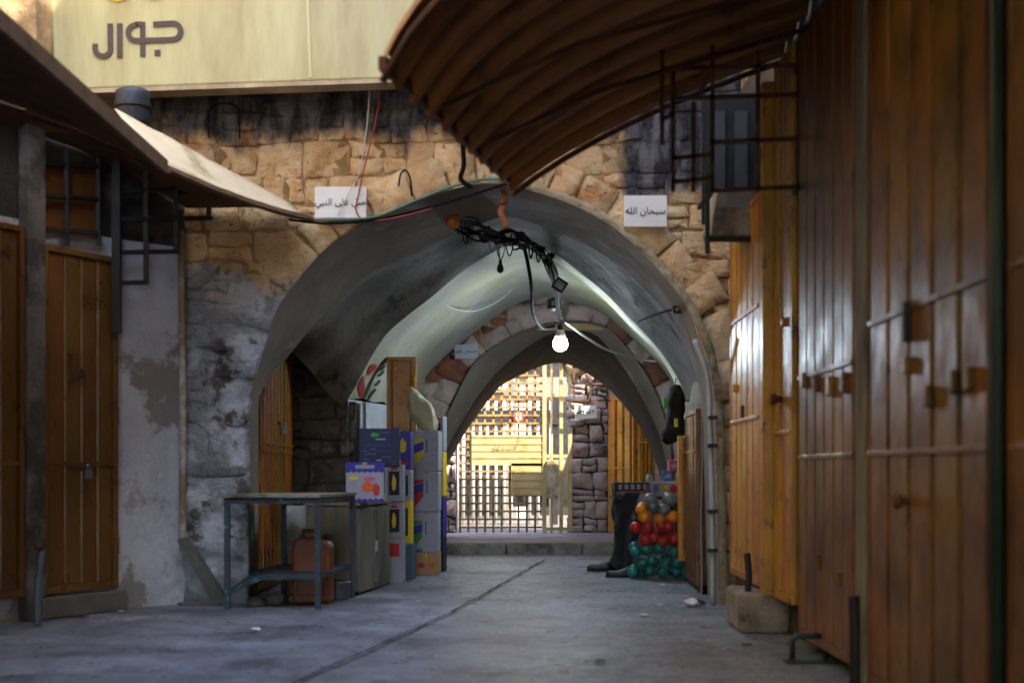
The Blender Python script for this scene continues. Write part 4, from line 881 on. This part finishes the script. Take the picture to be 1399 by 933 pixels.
for i, (x, z, k, lab) in enumerate(((1.16, .772, 'white', 'small white tub on the flat boxes'), (1.3, .773, 'cyan', 'small blue packet on the flat boxes'), (1.35, .86, 'pink', 'pink and white packet over the flat boxes'))):
    t = thing('small_packet', lab, 'packet', (x, 11.95, z), R(8*i)); MB().lathe([(.03, 0), (.034, .01), (.034, .05), (.028, .06)], (0, 0, 0), 12).build('tub', cols[k], t, True) if i == 0 else MB().box(-.04, .04, -.02, .02, 0, .09).build('pouch', cols[k], t, bevel=.008)
    MB().lathe([(.03, .061), (.03, .07)], (0, 0, 0), 12).build('lid', cols['grey'], t) if i == 0 else MB().box(-.025, .025, -.024, -.02, .03, .06).build('print', cols['white'], t)
# black cloth hanging over the end of the table, and a pair of shoes
m_cloth = M('black_cloth', '#131417', '#1c1d21', scale=5, rough=.9, bump=.4, bscale=12)
rows = []
for i in range(21):
    t = i/20; row = []
    for j in range(33):
        u = j/32; a_ = 2*math.pi*u; fold = 1+.16*math.sin(a_*5+t*2)*min(1, t*2)+.08*math.sin(a_*9+1)
        rx = (.085+.035*math.sin(t*5+1)+.03*t)*fold; ry = (.12+.07*t)*fold
        row.append(jit(Vector((.99-.085*t**1.2+rx*math.cos(a_), 11.86+ry*math.sin(a_), .635*(1-t)+.05+.04*math.sin(a_*2+1)*t)), .03*min(1, t*3), 7))
    rows.append(row)
cl = tag(MB().grid(rows).build('black_cloth', m_cloth, None, True, solid=.008), 'long black cloth hanging from the end of the stall table', 'cloth')
def shoe(label, x, y, rz):
    t = thing('shoe', label, 'shoe', (x, y, 0.0), rz, 'black shoes beside the stall'); rows = []
    for i in range(13):
        u = i/12; wd = .018+.03*math.sin(math.pi*min(1, u*.9+.12))**.7*(1 if u < .95 else .6); ht = .095-.055*min(1, max(0, (u-.15)/.55))**.8; ht = ht if u < .97 else .025
        rows.append([Vector((-u*.28, wd*math.cos(a), .012+ht*max(0, math.sin(a)))) for a in [math.pi*k/10 for k in range(11)]])
    MB().grid(rows).build('upper', m_dark, t, True, solid=.004)
    MB().prism([(0, 0), (-.285, 0), (-.285, .012), (0, .014)], -.034, .034).build('sole', m_dark, t)
shoe('black shoe under the black cloth, next to the ball bag', 1.045, 11.55, R(4)); shoe('black shoe under the black cloth, nearer the kerb', .93, 12.25, R(-6))
# black jacket on a hook
jk = thing('hanging_jacket', 'black jacket with a green label hanging above the stall table', 'jacket', (1.33, 11.75, 1.1)); rows = []
for i in range(13):
    t = i/12; wd = .045+.10*t**.7+.015*math.sin(t*9); rows.append([Vector((.03-.02*t+wd*math.sin(a)*(.75), wd*.6*math.cos(a), .47*(1-t)+.02*math.sin(a*5)*t)) for a in [2*math.pi*k/18+.0 for k in range(19)]])
rows = [[jit(p, .022, 14) for p in r[:-1]] for r in rows]; rows = [r+[r[0]] for r in rows]
MB().grid(rows).build('fabric', m_cloth, jk, True); MB().box(-.09, -.05, -.09, -.07, .27, .36).build('green_label', M('bright_green', '#3fae2a', rough=.5), jk, bevel=.008); MB().box(.0, .03, -.1, -.08, .12, .19).build('yellow_patch', cols['yellow'], jk, bevel=.004)
MB().tube([(.02, 0, .46), (.02, .02, .52), (.06, .04, .53)], .006, 6).build('hook', m_steel, jk, True)

# litter on the floor
lt = thing('litter', 'crumpled white and black wrapper on the floor near the archway', 'litter', (1.14, 9.05, .004))
mb = MB(); mb.lathe([(.02, 0), (.05, .008), (.045, .03), (.02, .045)], (0, 0, 0), 10); mb.v = [tuple(jit(v, .02, 30)) for v in mb.v]; mb.v = [(x, y, max(z, .0)) for x, y, z in mb.v]; mb.build('wrapper', m_white, lt, False)
mb = MB(); mb.lathe([(.02, 0), (.04, .008), (.03, .022), (.01, .03)], (.06, .05, 0), 9); mb.v = [tuple(jit(v, .015, 30)) for v in mb.v]; mb.build('black_scrap', m_dark, lt)
for i, (px, py) in enumerate(((166, 836), (126, 846), (905, 800), (1020, 880), (350, 862), (560, 900), (880, 842), (820, 905))):
    q = P2(px, py); mb = MB(); s_ = .012+.01*random.random(); mb.lathe([(s_, 0), (s_*1.2, s_*.3), (s_*.6, s_*.6)], (0, 0, 0), 7); mb.v = [tuple(jit(v, s_*.5, 60)) for v in mb.v]
    tag(mb.build('paper_scrap', m_white if i % 2 == 0 else m_grey, None, loc=(q.x, q.y, .006)), 'tiny pale scrap lying on the lane floor', 'litter', 'scraps on the floor')

# ------------------------------------------------------------------ lamp and wires
LB_ = P(766, 470, 12.3)
lamp = thing('light_bulb', 'lit white bulb hanging in the vault', 'lamp', tuple(LB_))
m_bulb = M('lit_bulb', '#ffffff', rough=.4, bump=0, emit='#dcefff', estr=46)
MB().lathe([(.004, -.062), (.022, -.06), (.042, -.05), (.056, -.033), (.062, -.01), (.062, .01), (.058, .03), (.05, .045)], (0, 0, 0), 28).build('globe', m_bulb, lamp, True)
MB().lathe([(.052, .045), (.047, .075), (.034, .11), (.03, .12)], (0, 0, 0), 18).build('heat_sink', M('white_plastic', '#c9ccca', rough=.5, bump=0), lamp, True)
MB().lathe([(.024, .12), (.024, .16), (.016, .17)], (0, 0, 0), 12).build('socket', m_dark, lamp, True)
MB().tube(catmull([(0, 0, .16), (.0, -.1, .3), (-.06, -.25, .5), (-.1, -.4, .64)], 6), .008, 6).build('flex', m_dark, lamp, True)
def wire(label, pts, r=.006, mat=None, group=None, k=7, name='cable'):
    return tag(MB().tube(catmull(pts, k), r, 6).build(name, mat or M('black_rubber', '#0d0c0b', rough=.95, bump=0, spec=.1), None, True), label, 'cable', group)
m_redw = M('red_cable', '#8e2420', rough=.5, bump=0); m_greenw = M('green_cable', '#3a6656', rough=.5, bump=0); m_whitew = M('white_cable', '#b5b5ae', rough=.5, bump=0)
YW = 9.08
wire('thin red cable hanging across a white plaque', [P(521, 118, YW), P(517, 150, YW), P(507, 195, YW), P(497, 235, YW), P(489, 272, YW), P(487, 288, YW), P(500, 301, YW), P(540, 298, YW), P(590, 285, YW)], .005, m_redw)
wire('thin white cable hanging beside the red cable', [P(506, 112, YW), P(503, 160, YW), P(497, 205, YW), P(490, 240, YW), P(478, 262, YW), P(462, 294, YW)], .004, m_whitew)
wire('teal green cable following the top of the front arch', [P(412, 301, YW), P(470, 300, YW), P(515, 296, YW), P(560, 278, YW), P(610, 258, YW), P(650, 247, YW), P(690, 244, YW)], .008, m_greenw)
wire('black cable following the top of the front arch', [P(395, 300, YW), P(440, 305, YW), P(500, 302, YW), P(570, 288, YW), P(640, 268, YW), P(690, 252, YW), P(705, 249, YW)], .008)
wire('thick black cable dropping to the crown of the front arch', [P(628, 150, YW), P(632, 190, YW), P(634, 225, YW), P(630, 245, YW), P(645, 256, YW)], .016)
wire('looped black cable on the stones above the arch', [P(545, 255, YW), P(548, 238, YW), P(555, 233, YW), P(561, 245, YW), P(563, 268, YW)], .006)
wire('black cable draped over the sooty stones under the sign', [P(286, 188, YW), P(285, 160, YW), P(292, 145, YW), P(312, 142, YW), P(326, 150, YW), P(328, 190, YW)], .006)
rnd = random.Random(3)
m_cab = M('black_rubber', '#0d0c0b', rough=.95, bump=0, spec=.1)
trunk = [P(612, 300, 9.65), P(640, 306, 9.8), P(668, 318, 10.0), P(690, 322, 10.2), P(712, 330, 10.5), P(738, 340, 10.8), P(756, 368, 11.2), P(762, 400, 11.8), P(765, 436, 12.25)]
m_gw = M('dusty_grey_cable', '#4a4640', '#35322e', rough=.9, bump=0); m_bw = M('dusty_brown_cable', '#3f2c1c', '#2c2016', rough=.9, bump=0)
for i in range(11):
    pts_ = [p+Vector((rnd.uniform(-.06, .06), rnd.uniform(-.05, .05), rnd.uniform(-.07, .05)))*(1 if 0 < k < 7 else .3) for k, p in enumerate(trunk)][rnd.choice((0, 0, 1, 2)):rnd.choice((5, 6, 9, 9))]
    wire('tangled dusty cable bundled under the crown of the vault', pts_, rnd.choice((.004, .006, .007, .009, .013)), rnd.choice((None, None, m_gw, m_bw)), 'tangle of cables under the vault')
for i in range(14):
    t = rnd.uniform(0, 5.5); k = int(t); a = trunk[k].lerp(trunk[k+1], t-k)+Vector((rnd.uniform(-.04, .04), rnd.uniform(-.04, .04), rnd.uniform(-.03, .02))); wd = rnd.uniform(.02, .09); dr = rnd.uniform(.05, .17)
    wire('short slack cable drooping from the tangle', [a, a+Vector((wd*.2, .01, -dr*.7)), a+Vector((wd*.6, .02, -dr)), a+Vector((wd, .02, -dr*.6)), a+Vector((wd*1.1, .02, rnd.uniform(-.02, .02)))], rnd.choice((.004, .005, .007)), rnd.choice((None, None, m_gw, m_bw)), group='slack cables in the tangle')
for i, (x, y, Y) in enumerate(((668, 316, 10.0), (700, 330, 10.3), (712, 322, 10.5), (735, 342, 10.8), (750, 352, 11.0))):
    t = thing('cable_connector', 'small black taped connector in the cable tangle', 'connector', tuple(P(x, y, Y)), 0, 'connectors in the tangle'); t.rotation_euler = (rnd.uniform(-1, 1), rnd.uniform(-1, 1), rnd.uniform(-1, 1)); q = rnd.uniform(.025, .045)
    MB().box(-q, q, -.02, .02, -.022, .022).build('case', m_cab, t, bevel=.006); MB().tube([(-q*1.3, 0, 0), (q*1.3, 0, 0)], .012, 6).build('tape', m_gw, t)
wire('heavy black cable hanging straight down from the tangle', [P(716, 335, 10.6), P(722, 362, 10.8), P(727, 395, 11.2), P(729, 428, 11.8), P(741, 448, 12.2), P(758, 446, 12.28)], .015)
wire('dark cable running beside the bulb flex', [P(742, 340, 10.8), P(750, 366, 11.0), P(757, 390, 11.5), P(762, 420, 12.0), P(764, 440, 12.25)], .012)
jb = thing('junction_box', 'dark junction box among the cables above the bulb', 'junction box', tuple(P(765, 390, 11.2))); MB().box(-.05, .05, -.03, .03, -.05, .05).build('case', m_dark, jb, rot=(0, R(35), 0), bevel=.006); MB().box(-.035, .035, -.035, -.03, -.03, .03).build('lid', m_steel, jb, rot=(0, R(35), 0))
j2 = thing('junction_box', 'round dark fitting directly over the bulb', 'junction box', tuple(P(757, 415, 12.2))); MB().lathe([(.03, -.06), (.06, -.04), (.06, .03), (.03, .05)], (0, 0, 0), 12).build('case', m_dark, j2, True); MB().box(-.02, .03, -.07, -.05, -.02, .02).build('clip', m_steel, j2)
bb = thing('dead_bulb', 'small dark unlit bulb hanging from the tangle', 'lamp', tuple(P(684, 365, 10.4))); MB().lathe([(.008, -.045), (.022, -.035), (.027, -.015), (.02, .01), (.012, .025), (.012, .05)], (0, 0, 0), 12).build('globe', m_dark, bb, True); MB().tube(catmull([(0, 0, .05), (-.01, 0, .12), (.005, 0, .24)], 4), .005, 6).build('flex', m_dark, bb, True)
sp = thing('copper_fitting', 'orange copper lamp fitting under the crown of the front arch', 'lamp fitting', tuple(P(619, 303, 9.6))); MB().lathe([(.02, -.05), (.045, -.03), (.05, .0), (.035, .04), (.015, .06)], (0, 0, 0), 14).build('shade', M('copper', '#b8672c', '#a35722', rough=.5, bump=.1), sp, True, rot=(0, R(40), 0)); MB().tube([(.03, 0, .0), (.12, 0, .0), (.3, .1, -.06)], .012, 6).build('arm', m_dark, sp)
rg = thing('orange_strap', 'faded orange strap tied at the crown of the arch', 'strap', tuple(P(688, 300, 9.3))); MB().grid([[Vector((.018*math.sin(i*1.1)+x, .01*math.sin(i), .18-i*.03)) for x in (-.02, 0, .02)] for i in range(9)]).build('strap_band', M('strap_orange', '#a8613a', '#8a5a35', scale=20, rough=.9), rg, True, solid=.004)
MB().lathe([(.02, .1), (.026, .11), (.02, .13)], (0, 0, 0), 8).build('knot', MATS['strap_orange'], rg)
wire('pale cable sagging from the bulb along the inner vault', [P(772, 440, 12.3), P(800, 460, 12.8), P(830, 478, 13.5), P(870, 490, 14.2), P(898, 494, 14.3)], .011, m_whitew)
wire('thin pale cable sagging across the stained vault plaster', [P(606, 415, 12.2), P(625, 423, 12.5), P(650, 425, 13), P(680, 412, 13.4), P(700, 395, 13.6)], .006, m_whitew)
wire('short dark cable running from the clip on the front vault', [P(925, 423, 9.5), P(912, 425, 9.7), P(890, 432, 10.2), P(872, 440, 10.8)], .008)
bx_ = thing('cable_clip', 'dark clip with a short cable on the front vault', 'clip', tuple(P(925, 423, 9.42))); MB().box(-.03, .03, -.02, .02, -.025, .025).build('clip_body', m_dark, bx_, bevel=.006); MB().tube([(0, -.02, 0), (0, -.04, 0)], .01).build('screw', m_steel, bx_)
# blue grey bundle on the awning below the sign
bb2 = thing('blue_drum', 'bluish grey plastic drum tucked beneath the cream sign', 'drum', tuple(P(182, 172, 8.6))); MB().lathe([(.1, 0), (.11, .02), (.1, .1), (.11, .12), (.1, .17), (.105, .2), (.08, .22)], (0, 0, 0), 18).build('drum_body', M('blue_grey_plastic', '#252e3f', '#1c2432', rough=.5), bb2, True); MB().lathe([(.104, .1), (.113, .11), (.104, .12)], (0, 0, 0), 18).build('hoop', m_dark, bb2, True)

# ------------------------------------------------------------------ gate beyond the tunnel
YG = 17.5; zg = .112
m_gate = M('cream_gate_paint', '#bfab78', '#ae9660', scale=6, rough=.55, bump=.1, dirt='#8a6a38', dscale=6, dthr=.64, dirt2='#6b3f1c', d2scale=16, d2thr=.7)
m_gbar = M('rusty_gate_bar', '#a08048', '#8a6a38', scale=9, rough=.6, bump=.2, dirt='#5c3a1a', dscale=9, dthr=.56)
gt = thing('checkpoint_gate', 'cream steel gate of crossed bars with ribbed sheet panels', 'gate', (0, YG, zg))
G = lambda x, y: (P(x, y, YG).x, P(x, y, YG).z-zg)
fz = G(0, 470)[1]
for i in range(11):
    x = 629+i*11.4; gx = G(x, 0)[0]; MB().box(gx-.013, gx+.013, -.013, .013, .0, fz).build('bar', m_gbar, gt)
for i in range(21):
    y = 720-i*10.9; a = G(627, y)[0]; b = G(742, y)[0]; z = G(0, y)[1]; MB().box(a, b, -.03, -.014, z-.012, z+.012).build('crossbar', m_gbar, gt)
def panel(x0, x1, ya, yb, nr, nm='sheet_panel'):
    a, z1 = G(x0, ya); b, z0 = G(x1, yb); o = MB().box(a, b, -.045, -.032, z0, z1).build(nm, m_gate, gt)
    for i in range(nr+1):
        z = z0+(z1-z0)*i/nr; MB().box(a, b, -.051, -.046, z-.012, z+.012).build('rib', m_gate, o)
panel(645, 742, 596, 634, 4); panel(699, 742, 634, 675, 4)
for x, wd in ((744, .05), (754, .03), (767, .045), (779, .05)):
    gx = G(x, 0)[0]; MB().box(gx-wd/2, gx+wd/2, -.06, .0, .0, fz).build('turnstile_post', m_gate, gt, bevel=.006)
a, z1 = G(747, 628); b, z0 = G(763, 680); MB().box(a, b, -.1, -.061, z0, z1).build('lock_box', M('pale_gate_plate', '#c2b79c', '#b0a486', scale=8, rough=.6, dirt='#8a7048', dscale=7), gt, bevel=.01)
a, z1 = G(767, 626); b, z0 = G(778, 692); MB().box(a, b, -.05, -.02, z0, z1).build('side_plate', MATS['pale_gate_plate'], gt)
for y in (540, 623, 722): 
    a, z = G(742, y); b, _ = G(781, y); MB().box(a, b, -.055, -.01, z-.02, z+.02).build('top_rail', m_gate, gt)
text('\ufe8d\ufedf\ufeb4\ufe92\ufe96 \ufef3\ufeee\ufee1'[::-1], .07, M('faded_stencil', '#6e5326', rough=.7, bump=0), gt, (G(692, 609)[0], -.066, G(692, 609)[1]), (R(90), 0, 0))
gpi = thing('gate_pier', 'wide rough stone pier carrying a white plaque beside the gate', 'pier', (.95, YG-.05, .11)); MB().box(-.2, .235, .03, .6, 0, 2.25).build('pier_core', m_pmort, gpi)
courses(gpi, -.2, .235, 0, 2.2, .035, (.12, .22), (.14, .28), lambda x, z: True, lambda x, z: m_purple, .02, .05)
gp2 = thing('gate_pier', 'narrow stone jamb on the barred side of the gate', 'pier', (-.76, YG-.05, .11)); MB().box(-.4, .07, .03, .6, 0, 2.25).build('pier_core', m_pmort, gp2)
courses(gp2, -.4, .07, 0, 2.2, .035, (.14, .24), (.14, .28), lambda x, z: True, lambda x, z: m_purple, .02, .05)
gl = thing('gate_lintel', 'warm stone arch stones over the cream gate', 'lintel', (0, YG, 0))
for i in range(9):
    an = R(150-i*15); x, z = .05+.86*math.cos(an), 1.75+.78*math.sin(an); stone(gl, x, .0, z, .24, .26, .12, m_warm, -an+R(90), name='voussoir')
mb = MB(); pts = [(.05+.72*math.cos(R(180-i*10)), 1.75+.64*math.sin(R(180-i*10))) for i in range(19)]; facing(mb, pts, [(x*1.0+(x-.05)*1.2, 1.76+(z-1.75)*2.2) for x, z in pts], .03); mb.build('lintel_wall', m_upl, gl)
g3 = thing('iron_grille', 'brown iron bars above the plaque on the gate pier', 'grille', (.95, 17.25, 1.7))
for x in (-.2, 0, .2, .33): MB().bar((x, 0, 0 if x > -.1 else .05), (x, 0, .75), .022).build('bar', m_rust, g3)
for z in (.0, .2, .4, .6): MB().bar((-.22, 0, z+.02), (.35, 0, z+.02), .022).build('bar', m_rust, g3)
rw = thing('side_wall', 'pinkish plaster wall carrying the doors beyond the tunnel', 'wall', (0, 0, 0)); plan([(1.17, 17.6), (1.20, 17.36), (1.78, 16.45), (4, 16.45), (4, 17.6)], .1, 2.45).build('wall_body', M('pink_plaster', '#a8806a', '#946c58', rough=.9, bump=.4), rw)

# sunlit court behind the gate
m_tubew = M('white_post_paint', '#c9c6bd', '#b7b3a8', rough=.5, bump=.1)
m_pale = M('pale_court_plaster', '#7d7464', '#6a6152', scale=2, rough=.9, bump=.4)
fw = tag(plan([(-5, 25), (5, 25), (5, 25.4), (-5, 25.4)], 0, 3.4).build('court_wall', m_pale, None), 'pale sunlit wall closing the court behind the gate', 'wall')
tag(plan([(-2.6, 18.2), (-2.2, 18.2), (-2.2, 25), (-2.6, 25)], 0, 3.0).build('court_wall', m_pale, None), 'pale wall along the side of the court behind the gate', 'wall')
for i, (x, wd, h, c, lab) in enumerate(((-1.9, .7, 2.1, m_or2, 'ochre shutter set in the far court wall'), (-.55, .8, 2.2, m_dark, 'dark doorway in the far court wall behind the turnstile'), (.75, .7, 2.0, m_dark, 'dark doorway in the far court wall beside the pale post'))):
    t = thing('court_door', lab, 'door', (x, 24.95, .1)); MB().box(-wd/2, wd/2, -.03, .04, 0, h).build('leaf', c, t); MB().box(-wd/2-.06, wd/2+.06, -.06, -.031, h, h+.1).build('lintel', m_tubew, t)
for i, x in enumerate((-1.2, .15)):
    t = thing('court_post', ('white square post in the court near the ochre shutter', 'white square post in the court between the dark doorways')[i], 'post', (x, 22.5, .1), 0, 'white posts in the court'); MB().box(-.09, .09, -.09, .09, 0, 2.3).build('shaft', m_tubew, t, bevel=.01); MB().box(-.12, .12, -.12, .12, 2.3, 2.36).build('cap', m_tubew, t)
sh_ = thing('court_canopy', 'dark flat canopy over the court behind the turnstile', 'canopy', (0, 23.0, 2.46)); MB().box(-2.2, 1.4, -.7, .7, 0, .08).build('deck', m_rust, sh_); MB().box(-2.2, 1.4, -.74, -.7, -.12, .1).build('fascia', m_dark, sh_)
ts = thing('turnstile', 'white upright tubes of a turnstile cage behind the gate', 'turnstile', (-.35, 20.2, .11)); m_tube = M('white_tube', '#d9d6cc', rough=.4, bump=0)
for x in (-.42, -.34, -.2, -.1, .0, .12, .24, .34, .6, .72, .9): MB().tube([(x, 0, 0), (x, 0, 1.75)], .022, 8).build('tube', m_tube, ts, True)
MB().box(-.5, 1.2, -.05, .05, 1.42, 1.62).build('header', m_dark, ts); MB().box(-.5, 1.2, .4, .5, 1.75, 1.85).build('roof_beam', m_rust, ts)
MB().box(.3, .9, .1, .15, .25, .75).build('dark_panel', m_dark, ts); MB().box(.93, 1.0, -.03, .03, 0, 1.8).build('tube', m_dark, ts)
xl = thing('signal_lamp', 'small red lit signal showing a white cross above the gate panels', 'signal', tuple(P(709, 569, 20.08)))
MB().box(-.06, .06, 0, .05, -.06, .06).build('lamp_face', M('red_signal', '#c01818', rough=.4, bump=0, emit='#ff1a1a', estr=1.5), xl, bevel=.006)
MB().bar((-.035, -.004, -.035), (.035, -.004, .035), .02, .006).bar((-.035, -.006, .035), (.035, -.006, -.035), .02, .006).build('cross_mark', M('white_signal', '#ffffff', rough=.4, bump=0, emit='#fff0f0', estr=3), xl)
